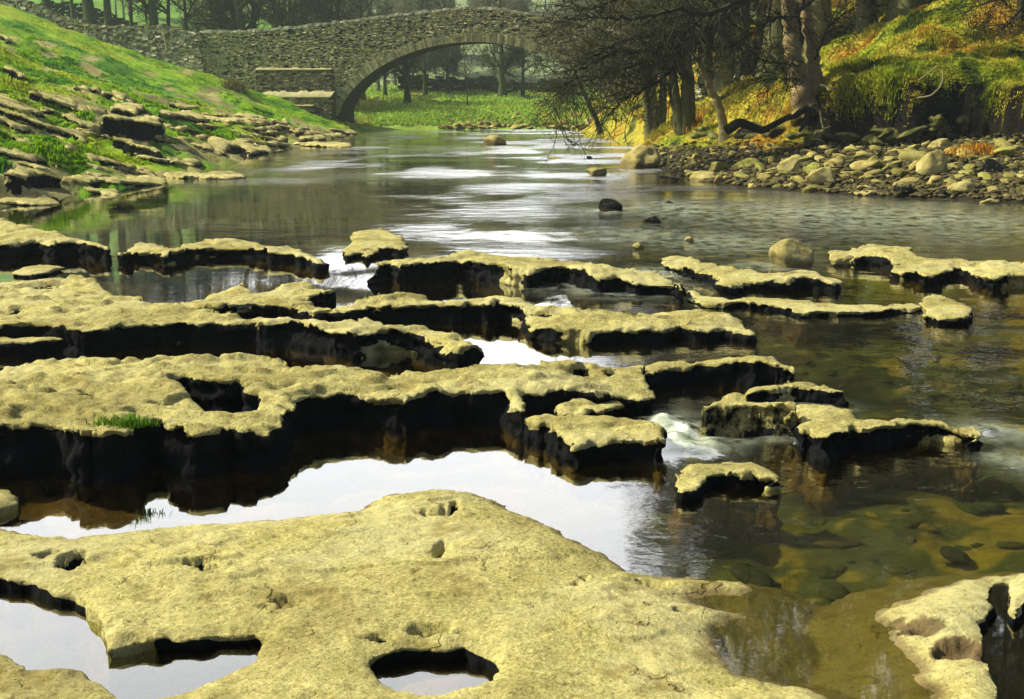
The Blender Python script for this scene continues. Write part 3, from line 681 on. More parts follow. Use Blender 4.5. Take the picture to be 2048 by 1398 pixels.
def put_stone(name, label, cat, loc, sx, sy, sz, rz, mesh, group=None, tilt=(0, 0)):
    o = bpy.data.objects.new(name, mesh); C.objects.link(o)
    o.location = loc; o.scale = (sx, sy, sz); o.rotation_euler = (tilt[0], tilt[1], rz)
    return tag(o, label, cat, group)

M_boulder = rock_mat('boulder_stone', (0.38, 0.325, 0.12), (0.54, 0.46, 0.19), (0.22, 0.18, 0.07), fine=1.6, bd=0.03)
BOULD = [  # u, base v, width px, height px, label
 (988, 291, 50, 22, 'rounded boulder alone in midstream in front of the bridge arch'),
 (1195, 352, 46, 20, 'pale boulder in the river left of the stony beach'),
 (1287, 336, 88, 46, 'largest yellow boulder at the river end of the stony beach'),
 (1217, 427, 58, 30, 'dark angular boulder breaking the riffle left of two smaller rocks'),
 (1305, 447, 38, 16, 'small round dark rock in the white riffle'),
 (1337, 411, 24, 9, 'tiny dark rock behind the white riffle'),
 (1280, 498, 28, 14, 'small pointed rock at the lower edge of the riffle'),
 (1380, 485, 22, 12, 'small yellow rock in the riffle above the broken ledge'),
 (1584, 533, 98, 54, 'big smooth pale rounded boulder between two ledges in the riffle'),
 (1688, 530, 58, 22, 'flat pale stone leaning between the big rounded boulder and the right ledge'),
 (1180, 318, 14, 6, 'tiny black rock in the smooth water upstream of the pale boulder'),
 (1410, 363, 62, 20, 'flat pale boulder at the water edge of the stony beach'),
 (1512, 377, 50, 13, 'flat white-topped stone in the shallows off the beach'),
 (1580, 345, 50, 34, 'upright angular boulder among the beach cobbles'),
 (1652, 372, 74, 42, 'wedge-shaped pale boulder at the middle of the beach edge'),
 (1742, 392, 60, 16, 'long low stone at the water edge of the beach'),
 (1868, 352, 62, 56, 'round banded boulder standing highest among the beach cobbles'),
 (1812, 392, 52, 20, 'dark split stone in the shallows at the beach edge'),
 (1886, 396, 36, 18, 'black wedge stone in the shallows near the right edge'),
 (1932, 388, 62, 28, 'smooth oval pale boulder at the beach edge near the right edge'),
 (1982, 408, 42, 11, 'flat stone awash in the river near the right edge'),
 (1990, 352, 70, 34, 'mossy sloping boulder beside the black block on the beach'),
 (1632, 300, 46, 22, 'mossy topped boulder under the eroded bank'),
 (1560, 272, 40, 18, 'mossy boulder at the foot of the twin-trunked tree'),
 (1500, 278, 60, 26, 'dark mossy boulder below the fallen branch'),
 (1884, 300, 48, 24, 'grey-green boulder high on the beach below the earth bank'),
 (1342, 362, 50, 8, 'low dark stone in the shallows left of the flat pale boulder'),
 (1110, 319, 40, 5, 'flat pale rock just breaking the surface upstream of the pale boulder'),
]
rng = np.random.default_rng(4)
BX = []
for i, (u, v, w, h, lab) in enumerate(BOULD):
    p = hit([u], [v], 8)[0]
    k = p[1] / FPX
    sx, sz = w * k / 2, h * k / 0.95
    V, F, ms = stone_mesh(40 + i, 4, 0.62, 0.45 if w < 90 else .3, 4 if 'round' in lab or 'smooth' in lab or 'largest' in lab else 12)
    V = V / np.abs(V).max(0)
    wet = np.clip(1 - (V[:, 2] + 0.15) * 4, 0, 1) * (0.5 if p[2] < .1 else 0)
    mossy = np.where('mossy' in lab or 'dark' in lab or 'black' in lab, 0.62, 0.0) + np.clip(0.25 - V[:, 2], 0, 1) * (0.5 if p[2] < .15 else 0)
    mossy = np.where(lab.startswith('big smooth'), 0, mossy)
    o = mk('boulder', V * np.array([sx, sx * 0.8, sz * 0.66]), F, M_boulder, attrs={'moss_shade': mossy, 'wet': wet})
    o.location = (p[0], p[1] + sx * 0.5, max(p[2], -0.02) + sz * 0.28)
    o.rotation_euler = (0, rng.uniform(-.15, .15), rng.uniform(-.4, .4))
    tag(o, lab, 'boulder'); BX.append((p[0], p[1] + sx * .5, sx))

# beach cobbles: individuals nearest the camera, the rest one drift of small stones
cand = []
rng = np.random.default_rng(11)
for k in range(9000):
    u = rng.uniform(1290, 2090); v = rng.uniform(268, 412)
    lo = np.interp(u, [1290, 1400, 1500, 1600, 1700, 1850, 1960, 2090], [290, 285, 280, 285, 290, 268, 262, 262])
    hi = np.interp(u, [1290, 1380, 1490, 1600, 1760, 1900, 2090], [322, 358, 372, 380, 392, 394, 404])
    if lo < v < hi: cand.append((u, v))
cand = np.array(cand)
PB = hit(cand[:, 0], cand[:, 1], 22, 90, 500)
placed = list(BX); n_ind = 0; small = []
lab_c = 'yellow-brown worn stone lying among others on the stony beach at right'
for k, p in enumerate(PB):
    r = float(np.clip(rng.lognormal(-1.78, 0.45), 0.07, 0.42)) * (0.55 if p[1] > 36 else 1.0)
    ok = all((p[0] - a) ** 2 + (p[1] - b) ** 2 > (0.78 * (r + c)) ** 2 for a, b, c in placed)
    if ok and n_ind < 280 and r > 0.085:
        placed.append((p[0], p[1], r)); n_ind += 1
        put_stone('cobble', lab_c, 'stone', (p[0], p[1], p[2] + 0.18 * r), r, r * rng.uniform(.7, 1), r * rng.uniform(.65, 1.1), rng.uniform(0, 6.3), STONES[rng.integers(10)], 'stones of the stony beach', (rng.uniform(-.3, .3), rng.uniform(-.3, .3)))
    else:
        small.append((p, min(r, 0.13)))
SV = []; 
for o in STONES[:6]:
    a = np.empty(len(o.vertices) * 3, np.float32); o.vertices.foreach_get('co', a); SV.append(a.reshape(-1, 3))
V2, F2, _ = stone_mesh(3, 2, .6)
vs, fs, base = [], [], 0
for p, r in small[:4500]:
    a = rng.uniform(0, 6.3); R = np.array([[cos(a), -sin(a), 0], [sin(a), cos(a), 0], [0, 0, 1]])
    s = r * rng.uniform(.45, 1.0)
    vs.append((V2 * np.array([s, s * rng.uniform(.6, 1), s * rng.uniform(.6, 1.1)])) @ R.T + p + np.array([rng.normal(0, .1), rng.normal(0, .1), 0.2 * s])); fs.append(F2 + base); base += len(V2)
V = np.concatenate(vs)
M_shingle = rock_mat('shingle_stone', (0.07, 0.06, 0.03), (0.16, 0.135, 0.06), (0.04, 0.035, 0.018), fine=2.5)
tag(mk('shingle', V, np.concatenate(fs), M_shingle, attrs={'moss_shade': np.zeros(len(V)), 'wet': np.zeros(len(V))}), 'small stones filling the beach between the larger cobbles', 'shingle', kind='stuff')

# stones lying on the bed of the shallows
rng = np.random.default_rng(19); vs, fs, cs_, base = [], [], [], 0
for k in range(520):
    x, y = rng.uniform(.2, 5.5), rng.uniform(4.6, 12.5)
    s_ = float(np.clip(rng.lognormal(-2.9, .55), .02, .15)); a = rng.uniform(0, 6.3); R_ = np.array([[cos(a), -sin(a), 0], [sin(a), cos(a), 0], [0, 0, 1]])
    vs.append((V2 * np.array([s_ * 1.2, s_ * rng.uniform(.6, 1), s_ * .45])) @ R_.T + np.array([x, y, float(TF(x, y)) + .06 * s_])); fs.append(F2 + base); base += len(V2)
    c_ = np.array([(.06, .06, .022), (.17, .125, .03), (.022, .026, .014), (.09, .07, .03), (.04, .05, .02)][rng.choice(5, p=[.3, .18, .2, .12, .2])]) * rng.uniform(.7, 1.3); cs_.append(np.repeat(c_[None], len(V2), 0))
tag(mk('sunken_stones', np.concatenate(vs), np.concatenate(fs), M_bed, cols=np.concatenate(cs_)), 'brown and green stones lying on the bed of the clear shallows at right', 'stones', kind='stuff')

# mossy boulders tumbled along the foot of the bank
rng = np.random.default_rng(23); M_mossy = rock_mat('mossy_stone', (0.10, 0.13, 0.025), (0.24, 0.22, 0.08), (0.035, 0.045, 0.015), fine=1.4, bd=.04)
o = mk('mossy_boulder', *stone_mesh(91, 4, .75, .4, 16)[:2], M_mossy, attrs={'moss_shade': np.zeros(642), 'wet': np.zeros(642)}); MB_ = o.data; bpy.data.objects.remove(o)
for u, v in zip(rng.uniform(1390, 1960, 34), rng.uniform(0, 1, 34)):
    p = hit([u], [np.interp(u, [1390, 1500, 1600, 1700, 1850, 1960], [258, 262, 262, 276, 250, 238]) + 26 * v - 6], 24, 90)[0]; r = rng.uniform(.14, .42)
    put_stone('mossy_boulder', 'dark mossy boulder tumbled along the foot of the eroded right bank', 'boulder', (p[0], p[1], p[2] + .15 * r), r, r * rng.uniform(.7, 1), r * rng.uniform(.6, 1), rng.uniform(0, 6.3), MB_, 'mossy boulders along the foot of the right bank', (rng.uniform(-.4, .4), rng.uniform(-.4, .4)))

# stones along the far shore seen under the arch
rng = np.random.default_rng(12)
u = rng.uniform(880, 1195, 420); v = 258 - np.abs(rng.normal(0, 1, 420)) * np.interp(u, [880, 980, 1195], [3, 11, 12])
PF = hit(u, v, 84, 130, 300)
for k, p in enumerate(PF[:260]):
    r = float(np.clip(rng.lognormal(-1.65, .45), .08, .5))
    put_stone('shore_stone', 'grey stone heaped on the far shore beyond the bridge arch', 'stone', (p[0], p[1], p[2] + .2 * r), r, r * .8, r * .8, rng.uniform(0, 6.3), STONES[rng.integers(10)], 'stones heaped on the far shore', (rng.uniform(-.4, .4), rng.uniform(-.4, .4)))

# ------------------------------------------------------------------ slabs set in the left bank
BANK = [  # u0, v0, u1, v1, top width px, face px, label or None
 (62, 190, 152, 214, 12, 16, 'long tilted slab with a black underside high on the grassy left bank'),
 (-10, 200, 85, 228, 15, 9, None), (-20, 214, 172, 284, 15, 16, 'longest bright slab slanting down the left bank to the river'),
 (88, 216, 205, 262, 17, 12, None), (225, 222, 288, 216, 24, 12, 'pale flat-topped grey block sitting up on the grassy bank'),
 (210, 250, 322, 258, 22, 36, 'large overhanging rock with a deep black hollow under it on the left bank'),
 (320, 226, 412, 240, 12, 10, None), (342, 208, 412, 218, 14, 6, 'dark lichened boulder on the grass above the rock steps'),
 (172, 312, 268, 336, 13, 9, None), (228, 282, 322, 312, 10, 22, None), (278, 314, 402, 328, 12, 9, None), (-10, 300, 92, 322, 9, 15, None),
 (38, 324, 92, 336, 8, 7, None), (-20, 346, 122, 364, 11, 24, 'dark-faced rock step at the left edge just above the water'), (118, 358, 332, 362, 17, 8, 'long low slab along the water at the foot of the left bank'),
 (158, 378, 242, 386, 11, 3, None), (330, 350, 492, 352, 9, 6, 'narrow spit of rock reaching out into the still green water'), (-20, 388, 112, 394, 12, 6, None), (-20, 404, 116, 407, 10, 2, None),
 (380, 288, 542, 300, 30, 5, 'broad bright sheet of bare rock at the bend of the left shore'),
 (400, 228, 460, 234, 10, 8, None), (420, 241, 464, 245, 6, 6, None), (398, 250, 442, 254, 6, 6, None), (468, 232, 532, 238, 7, 8, None), (474, 254, 552, 260, 8, 8, None), (500, 240, 542, 245, 6, 6, None),
 (460, 264, 496, 267, 5, 5, None), (524, 274, 572, 280, 8, 7, None), (472, 283, 508, 286, 9, 7, None), (545, 242, 577, 248, 11, 6, None), (563, 256, 616, 261, 9, 7, None), (600, 274, 652, 277, 8, 4, None), (636, 268, 684, 272, 8, 4, None),
 (588, 288, 704, 291, 6, 4, 'low flat rock reaching into the river under the bridge abutment'), (660, 258, 712, 266, 6, 4, None), (0, 72, 22, 82, 9, 8, None), (60, 86, 80, 88, 4, 3, None), (150, 176, 200, 180, 7, 5, None), (205, 188, 262, 196, 8, 8, None), (225, 198, 275, 204, 12, 6, None),
 (10, 135, 50, 160, 12, 12, None), (330, 170, 344, 178, 4, 3, None), (340, 290, 385, 300, 8, 6, None), (240, 335, 300, 340, 7, 8, None), (120, 285, 165, 300, 8, 8, None), (0, 240, 60, 262, 12, 12, None),
]
_rg = np.random.default_rng(77)
for _k in range(60):                                    # thin beds stepping down between the larger slabs
    _u = _rg.uniform(-10, 640); _lo = np.interp(_u, [0, 200, 300, 450, 640], [185, 205, 215, 232, 258]); _hi = np.interp(_u, [0, 200, 330, 450, 640], [385, 362, 338, 300, 282])
    _v = _rg.uniform(_lo, _hi); _sl = np.interp(_u, [0, 250, 450, 640], [.36, .25, .10, .05]) * _rg.uniform(.6, 1.2); _l = _rg.uniform(35, 110) * np.interp(_u, [0, 640], [1.15, .6])
    BANK.append((_u - _l / 2, _v - _sl * _l / 2, _u + _l / 2, _v + _sl * _l / 2, _rg.uniform(4, 9), _rg.uniform(4, 10), None))
for i, (u0, v0, u1, v1, w, f, lab) in enumerate(BANK):
    rg = np.random.default_rng(300 + i)
    n = 9; t = np.linspace(0, 1, n)
    pr = (np.sin(np.clip(t, .04, .96) * pi) ** 0.4)
    up = np.stack([u0 + (u1 - u0) * t, v0 + (v1 - v0) * t - w / 2 * pr * rg.uniform(.6, 1.2, n)], -1)
    dn = np.stack([u0 + (u1 - u0) * t, v0 + (v1 - v0) * t + w / 2 * pr * rg.uniform(.6, 1.2, n)], -1)[::-1]
    pts = np.concatenate([up, dn])
    H = hit(pts[:, 0], pts[:, 1] + f * 0.5, 20, 100, 900)
    y = H[:, 1].mean()
    thick = max(0.08, 1.35 * f * y / FPX)
    # a flat bed leaning a little, sunk into the slope
    A = np.c_[H[:, :2], np.ones(len(H))]; co, *_ = np.linalg.lstsq(A, np.maximum(H[:, 2], 0), rcond=None)
    co[:2] = np.clip(co[:2], -.38, .38); c0 = H[:, :2].mean(0); zc = np.maximum(H[:, 2], 0).mean()
    rel = lambda X, Y, co=co, c0=c0, zc=zc: zc + (X - c0[0]) * co[0] + (Y - c0[1]) * co[1] * 0.75
    slab('bank_rock', lab or 'weathered pale limestone slab cropping out of the left bank', 'rock slab', H, thick * .75, base=-thick - .35, wall=0.10 + .002 * y, cell=max(.0016 * y, .05), ragged=0.03 + .0009 * y, und=.02 + 0.0004 * y, group=None if lab else 'limestone slabs cropping out of the left bank', mat=M_bankrock, seed=500 + i * 7, moss_shade_k=.72, rel=rel, rim=.05, upright=.9)

# ------------------------------------------------------------------ masonry
def boxes(Bx):
    """Bx: list of 8-corner arrays -> V, F"""
    V = np.asarray(Bx).reshape(-1, 3); n = len(Bx)
    q = np.array([[0, 1, 2, 3], [7, 6, 5, 4], [0, 4, 5, 1], [1, 5, 6, 2], [2, 6, 7, 3], [3, 7, 4, 0]])
    F = (np.arange(n)[:, None, None] * 8 + q[None]).reshape(-1, 4)
    return V, F

def quadbox(o, a, n, s0, s1, z0, z1, t0, t1, j=None):
    """box on a wall: a = along, n = outward normal; s/z extents and depth t0..t1; j jitters the front corners"""
    up = np.array([0, 0, 1.0])
    c = [(s0, z0), (s1, z0), (s1, z1), (s0, z1)]
    fr = [o + a * s + up * z + n * t1 for s, z in c]; bk = [o + a * s + up * z + n * t0 for s, z in c]
    if j is not None: fr = [p + q for p, q in zip(fr, j)]
    return np.array(fr + bk)

TH = radians(12)
NB = np.array([-sin(TH), -cos(TH), 0.0]); AB = np.array([cos(TH), -sin(TH), 0.0])
OB = px(680, 262, 0.0); OB[2] = 0
def face(u, v):
    d = ray(u, v); k = ((OB - np.array([0, 0, CAMH])) @ NB) / (d @ NB)
    p = d * k[..., None] + np.array([0, 0, CAMH]) - OB
    return p @ AB, p[..., 2]
topu = np.array([-80, 0, 100, 200, 330, 400, 520, 600, 700, 800, 900, 945, 1000, 1080, 1150, 1220, 1300, 1400], float)
topv = np.array([22, 30, 44, 54, 56, 62, 60, 52, 40, 28, 17, 14, 17, 28, 42, 58, 78, 100], float)
ts, tz = face(topu, topv)
def ztop(s): return np.interp(s, ts, tz)
s_l, z_sp = face(np.array(680.), np.array(226.)); s_c, z_ap = face(np.array(945.), np.array(84.))
A_ = float(s_c - s_l); RISE = float(z_ap - z_sp)
Rr = (A_ ** 2 + RISE ** 2) / (2 * RISE)
def arch(s):
    x = np.clip(np.abs((np.asarray(s, float) - s_c) / A_), 0, 1)
    seg = Rr - np.sqrt(np.maximum(Rr ** 2 - (x * A_) ** 2, 0)); ell = RISE * (1 - np.sqrt(1 - x ** 2))
    return z_ap - (0.5 * seg + 0.5 * ell)
sL_end = float(face(np.array(400.), np.array(62.))[0]); sR_end = float(s_c + A_ + 7.0)
WID = 3.0

def stonework(s0, s1, zlo, zhi, o, a, n, rng, hmean=0.095, lmean=0.21, tone=((0.23, 0.23, 0.11), (0.60, 0.57, 0.31)), light=0.06, prot=0.06, skip=None):
    Bx, cl = [], []
    z = -1.2
    while z < 9.5:
        h = hmean * rng.uniform(.7, 1.35); s = s0 - rng.uniform(0, .3)
        while s < s1:
            L = lmean * rng.uniform(.45, 1.6); sm = s + L / 2
            if sm > s0 and sm < s1 and zlo(sm) < z + h * .5 and z + h * .6 < zhi(sm) and not (skip and skip(sm, z + h / 2)):
                p = rng.uniform(0.0, prot)
                j = rng.normal(0, .014, (4, 3))
                Bx.append(quadbox(o, a, n, s + .012, s + L - .012, z + .01, z + h - .01, -.12, p + .02, j))
                t = rng.beta(1.6, 2.2); c = np.array(tone[0]) * (1 - t) + np.array(tone[1]) * t
                if rng.random() < light: c = np.array((.50, .47, .33)) * rng.uniform(.8, 1.2)
                elif rng.random() < .14: c = np.array((.045, .045, .025))
                cl.append(np.repeat(c[None], 8, 0))
            s += L
        z += h
    V, F = boxes(Bx)
    return V, F, np.concatenate(cl)

def bridge():
    rng = np.random.default_rng(8)
    root = empty('stone_bridge', tuple(OB + AB * s_c))
    tag(root, 'humped single-arch stone packhorse bridge spanning the river', 'bridge')
    off = OB + AB * s_c
    def part(name, V, F, c, mat=M_stone, sm=False):
        return mk(name, V - off, F, mat, root, cols=c, smooth=sm)
    RING = 0.62
    def low(s):
        if abs(s - s_c) >= A_ + RING * .3: return -1.2
        x = abs(s - s_c)
        return float(arch(s)) + RING * .55
    # both faces of the spandrel
    V, F, c = stonework(sL_end, sR_end, low, lambda s: ztop(s) - .12, OB, AB, NB, rng)
    V2, F2, c2 = stonework(sL_end, sR_end, low, lambda s: ztop(s) - .12, OB - NB * WID, AB, -NB, rng, .3, .8)
    part('spandrel_wall', np.concatenate([V, V2]), np.concatenate([F, F2[:, ::-1] + len(V)]), np.concatenate([c, c2]))
    # solid core behind the stones, with the barrel
    S = np.concatenate([np.linspace(sL_end, s_l, 20)[:-1], s_l + (1 - np.cos(np.linspace(0, pi, 61))) * A_, np.linspace(s_c + A_, sR_end, 20)[1:]])
    lo = np.where((S > s_l - 1e-6) & (S < s_c + A_ + 1e-6), arch(S), -1.2); hi = ztop(S) - .15
    # jambs below the springing
    pr = [(S[k], lo[k]) for k in range(len(S))]
    i0 = 19; i1 = 19 + 60
    poly_lo = [(s, -1.2) for s in S[:i0]] + [(s_l, -1.2)] + [(S[k], lo[k]) for k in range(i0, i1 + 1)] + [(s_c + A_, -1.2)] + [(s, -1.2) for s in S[i1 + 1:]]
    poly_hi = [(s, ztop(s) - .15) for s in S[:i0]] + [(s_l, ztop(s_l) - .15)] + [(S[k], hi[k]) for k in range(i0, i1 + 1)] + [(s_c + A_, ztop(s_c + A_) - .15)] + [(s, ztop(s) - .15) for s in S[i1 + 1:]]
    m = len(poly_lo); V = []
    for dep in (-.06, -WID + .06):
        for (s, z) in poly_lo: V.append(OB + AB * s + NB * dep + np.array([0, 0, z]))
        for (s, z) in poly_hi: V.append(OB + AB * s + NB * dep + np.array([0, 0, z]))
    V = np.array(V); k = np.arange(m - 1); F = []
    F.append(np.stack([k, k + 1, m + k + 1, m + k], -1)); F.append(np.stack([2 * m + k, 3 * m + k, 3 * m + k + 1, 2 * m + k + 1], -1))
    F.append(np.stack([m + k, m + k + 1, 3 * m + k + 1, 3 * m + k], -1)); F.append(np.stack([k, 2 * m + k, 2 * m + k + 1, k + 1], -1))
    part('barrel_vault', V, np.concatenate(F), np.full((len(V), 3), (.03, .03, .02)))  # shade under the arch painted in as near-black stone
    # voussoirs
    ang = np.linspace(0, pi, 400); sx = s_c - A_ * np.cos(ang); zx = arch(sx)
    ln = np.concatenate([[0], np.cumsum(np.hypot(np.diff(sx), np.diff(zx)))])
    Bx, cl = [], []; p = 0
    while p < ln[-1] - .1:
        w = rng.uniform(.12, .22); q = min(p + w, ln[-1])
        a0 = np.interp([p + .012, q - .012], ln, sx); b0 = np.interp([p + .012, q - .012], ln, zx)
        dx = np.interp([p, q], ln, np.gradient(sx, ln)); dz = np.interp([p, q], ln, np.gradient(zx, ln))
        R = RING * rng.uniform(.8, 1.15); pt = rng.uniform(.05, .10)
        pts = [(a0[0], b0[0]), (a0[1], b0[1]), (a0[1] - dz[1] * R, b0[1] + dx[1] * R), (a0[0] - dz[0] * R, b0[0] + dx[0] * R)]
        fr = [OB + AB * s + NB * pt + np.array([0, 0, z]) for s, z in pts]; bk = [OB + AB * s - NB * .10 + np.array([0, 0, z]) for s, z in pts]
        Bx.append(np.array(fr + bk)); t = rng.random()
        cl.append(np.repeat((np.array((.20, .195, .095)) * (1 - t) + np.array((.44, .42, .23)) * t)[None], 8, 0)); p = q
    V, F = boxes(Bx); part('arch_ring', V, F, np.concatenate(cl))
    # coping stones on both parapets
    for dep in (0.0, -WID + .42):
        Bx, cl = [], []; s = sL_end
        while s < sR_end:
            L = rng.uniform(.22, .5); z = ztop(s + L / 2); zz = (ztop(s), ztop(s + L))
            b = quadbox(OB + NB * dep, AB, NB, s + .015, s + L - .015, 0, .0, -.46, .07)
            h = rng.uniform(.10, .22)
            b[[0, 4], 2] = zz[0] - .14; b[[1, 5], 2] = zz[1] - .14; b[[2, 6], 2] = zz[1] + h - .12; b[[3, 7], 2] = zz[0] + h - .12
            b += rng.normal(0, .012, (8, 3)); Bx.append(b)
            cl.append(np.repeat((np.array((.52, .49, .36)) * rng.uniform(.55, 1.15))[None], 8, 0)); s += L
        V, F = boxes(Bx); part('coping', V, F, np.concatenate(cl))
    # stepped buttresses of the left abutment, each with a weathered sloping top
    for (u0, u1, vt, out, drop) in ((515, 664, 137, .30, .10), (532, 672, 182, 1.15, .42), (526, 640, 206, 1.45, .18)):
        a0, z0 = face(np.array(float(u0)), np.array(float(vt))); a1, _ = face(np.array(float(u1)), np.array(float(vt)))
        Vs, Fs, cs = stonework(float(a0), float(a1), lambda s: -1.2, lambda s: float(z0) - drop, OB + NB * out, AB, NB, rng, .13, .32, tone=((.11, .10, .055), (.30, .27, .14)), light=.02)
        bt = part('buttress', Vs, Fs, cs)
        n = 24; ss = np.linspace(float(a0) - .05, float(a1) + .05, n); V = []
        for k in range(n):
            w = .08 * rng.normal()
            base = OB + AB * ss[k]
            for (dd, zz) in ((-.05, float(z0) + .05 + w * .4), (out * .45, float(z0) - drop * .2 + w * .5), (out + .10, float(z0) - drop + .03), (out + .09, float(z0) - drop - .05), (out - .2, float(z0) - drop - .06)):
                V.append(base + NB * dd + np.array([0, 0, zz]))
        V = np.array(V); F = grid_faces(n, 5)
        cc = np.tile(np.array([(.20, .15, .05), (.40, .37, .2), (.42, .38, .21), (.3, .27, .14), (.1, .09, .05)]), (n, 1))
        tp = mk('weathered_top', V - off, F, M_stone, bt, cols=cc, smooth=True)
        e = np.array([[*(OB + AB * q + NB * d2 + np.array([0, 0, z2]))] for q in (float(a0), float(a1)) for d2, z2 in ((-.05, -1.2), (out, -1.2), (out, float(z0) - drop), (-.05, float(z0)))])
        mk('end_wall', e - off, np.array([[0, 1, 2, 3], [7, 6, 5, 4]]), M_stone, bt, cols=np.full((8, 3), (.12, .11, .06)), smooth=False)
bridge()

def drystone(name, label, line, hfun, rng, hm=.16, lm=.32, tone=((.12, .115, .06), (.38, .36, .22)), light=.1, cop=(.36, .34, .2), thick=.55, jag=.0, cat='stone wall'):
    """free-standing wall along a polyline (list of xyz at the foot); hfun(frac) = height"""
    L = np.asarray(line, float); seg = np.linalg.norm(np.diff(L[:, :2], axis=0), axis=1); cum = np.concatenate([[0], np.cumsum(seg)])
    VV, FF, CC, b = [], [], [], 0
    for i in range(len(seg)):
        a = (L[i + 1] - L[i]) / seg[i]; a[2] = 0; a /= np.linalg.norm(a); n = np.array([a[1], -a[0], 0.0])
        if n[1] > 0: n = -n
        zb = lambda s, i=i: L[i, 2] + (L[i + 1, 2] - L[i, 2]) * s / seg[i]
        Bx, cl = [], []
        nrow = int(3.0 / hm)
        for r in range(-2, nrow):
            s = -rng.uniform(0, lm)
            while s < seg[i]:
                l = lm * rng.uniform(.5, 1.5); sm = s + l / 2; fr = (cum[i] + sm) / cum[-1]
                H = hfun(fr) + jag * noise(fr * 40, 0.3, seed=9)
                z0 = zb(sm) + r * hm + rng.normal(0, .02)
                if r * hm < H and -.02 < sm < seg[i] + .02:
                    topr = (r + 1) * hm >= H
                    pr = rng.uniform(-.03, .06)
                    o = L[i] * np.array([1, 1, 0])
                    for sg in (1, -1):
                        Bx.append(quadbox(o, a if sg > 0 else -a, n * sg, (s if sg > 0 else -s - l) + .012, (s + l if sg > 0 else -s) - .012, z0, z0 + hm * rng.uniform(.9, 1.05), 0.0, thick / 2 + pr + (.05 if topr else 0), rng.normal(0, .025, (4, 3))))
                        t = rng.random(); c = np.array(tone[0]) * (1 - t) + np.array(tone[1]) * t
                        if topr: c = np.array(cop) * rng.uniform(.5, 1.2)
                        elif rng.random() < light: c = np.array((.52, .50, .37)) * rng.uniform(.8, 1.2)
                        cl.append(np.repeat(c[None], 8, 0))
                s += l
        if Bx:
            V, F = boxes(Bx); VV.append(V); FF.append(F + b); CC.append(np.concatenate(cl)); b += len(V)
    V = np.concatenate(VV); c0 = L.mean(0)
    o = mk(name, V - c0, np.concatenate(FF), M_stone, cols=np.concatenate(CC), smooth=False); o.location = c0
    return tag(o, label, cat)

rng = np.random.default_rng(21)
wl = []; wh = []
for u in np.linspace(402, -90, 15):
    s, z = face(np.array(u), np.interp(u, topu, topv)); p = OB + AB * float(s); g = float(T(np.array([p[0]]), np.array([p[1]]))[0])
    wl.append((p[0], p[1], g)); wh.append(max(.7, float(z) - g))
drystone('drystone_wall', 'pale rough drystone wall running left from the bridge along the top of the bank', wl, lambda f: float(np.interp(f, np.linspace(0, 1, 15), wh)), rng, light=.34, jag=.10, tone=((.14, .13, .07), (.46, .43, .27)))
fl = []; fh = []
for u, vt, vb in ((-60, -8, 52), (60, 6, 60), (170, 12, 62), (260, 24, 66), (360, 36, 62), (460, 46, 62), (560, 52, 62)):
    y = 118.0 + (u - 60) * .01; p = pxd(u, vt, y); g = float(T(np.array([p[0]]), np.array([p[1]]))[0])
    fl.append((p[0], p[1], min(g, p[2] - .8))); fh.append(p[2] - min(g, p[2] - .8))
drystone('field_wall', 'dark ivy-covered field wall behind the trunks at upper left', fl, lambda f: float(np.interp(f, np.linspace(0, 1, 7), fh)), rng, hm=.22, lm=.5, tone=((.012, .022, .012), (.05, .06, .03)), light=.0, cop=(.05, .08, .02), jag=.25)
rl = []
for (u, v) in ((1405, 196), (1450, 178), (1500, 150), (1560, 122), (1610, 92), (1650, 62)):
    p = hit([u], [v], 40, 120)[0]; rl.append((p[0], p[1], p[2]))
drystone('ruined_wall', 'dark tumbledown stone wall climbing the wooded bank behind the twin-trunked tree', rl, lambda f: 1.15 + .5 * f, rng, hm=.2, lm=.4, tone=((.012, .014, .008), (.06, .06, .03)), light=.05, cop=(.06, .07, .02), jag=.5)
mw = []
for (u, v) in ((800, 172), (860, 176), (930, 172), (1000, 174), (1080, 172), (1150, 170)):
    p = pxd(u, v, 128); mw.append((p[0], p[1], float(T(np.array([p[0]]), np.array([128.]))[0])))
drystone('meadow_wall', 'dark wall at the back of the green meadow seen under the arch', mw, lambda f: 1.3, rng, hm=.24, lm=.5, tone=((.02, .035, .02), (.07, .08, .04)), light=0, cop=(.08, .09, .04), jag=.4)
# river-side retaining wall under the right bank
rw = []
for (u, v) in ((1198, 262), (1235, 266), (1275, 270), (1300, 274)):
    p = px(u, v, 0); rw.append((p[0], p[1], -.3))
drystone('river_wall', 'dark low stone revetment at the water foot of the wooded bank by the leaning tree', rw, lambda f: 1.25 - .6 * f, rng, hm=.2, lm=.35, tone=((.02, .022, .012), (.08, .075, .035)), light=.03, cop=(.06, .06, .025), jag=.2)
# leaning stake by the wall
def tube(pts, r, n=8):
    pts = np.asarray(pts, float); r = np.broadcast_to(np.asarray(r, float), (len(pts),))
    d = np.gradient(pts, axis=0); d /= np.linalg.norm(d, axis=1)[:, None] + 1e-9
    ref = np.where(np.abs(d[:, 2:3]) > .9, np.array([[1., 0, 0]]), np.array([[0, 0, 1.]]))
    a = np.cross(d, ref); a /= np.linalg.norm(a, axis=1)[:, None] + 1e-9; b = np.cross(d, a)
    th = np.arange(n) / n * 2 * pi
    V = pts[:, None] + r[:, None, None] * (a[:, None] * np.cos(th)[None, :, None] + b[:, None] * np.sin(th)[None, :, None])
    i = np.arange(len(pts) * n).reshape(len(pts), n); j = np.roll(i, -1, 1)
    F = np.stack([i[:-1], j[:-1], j[1:], i[1:]], -1).reshape(-1, 4)
    return V.reshape(-1, 3), F
yw = wl[2][1] - .8
a = pxd(334, 101, yw); b = pxd(325, 54, yw)
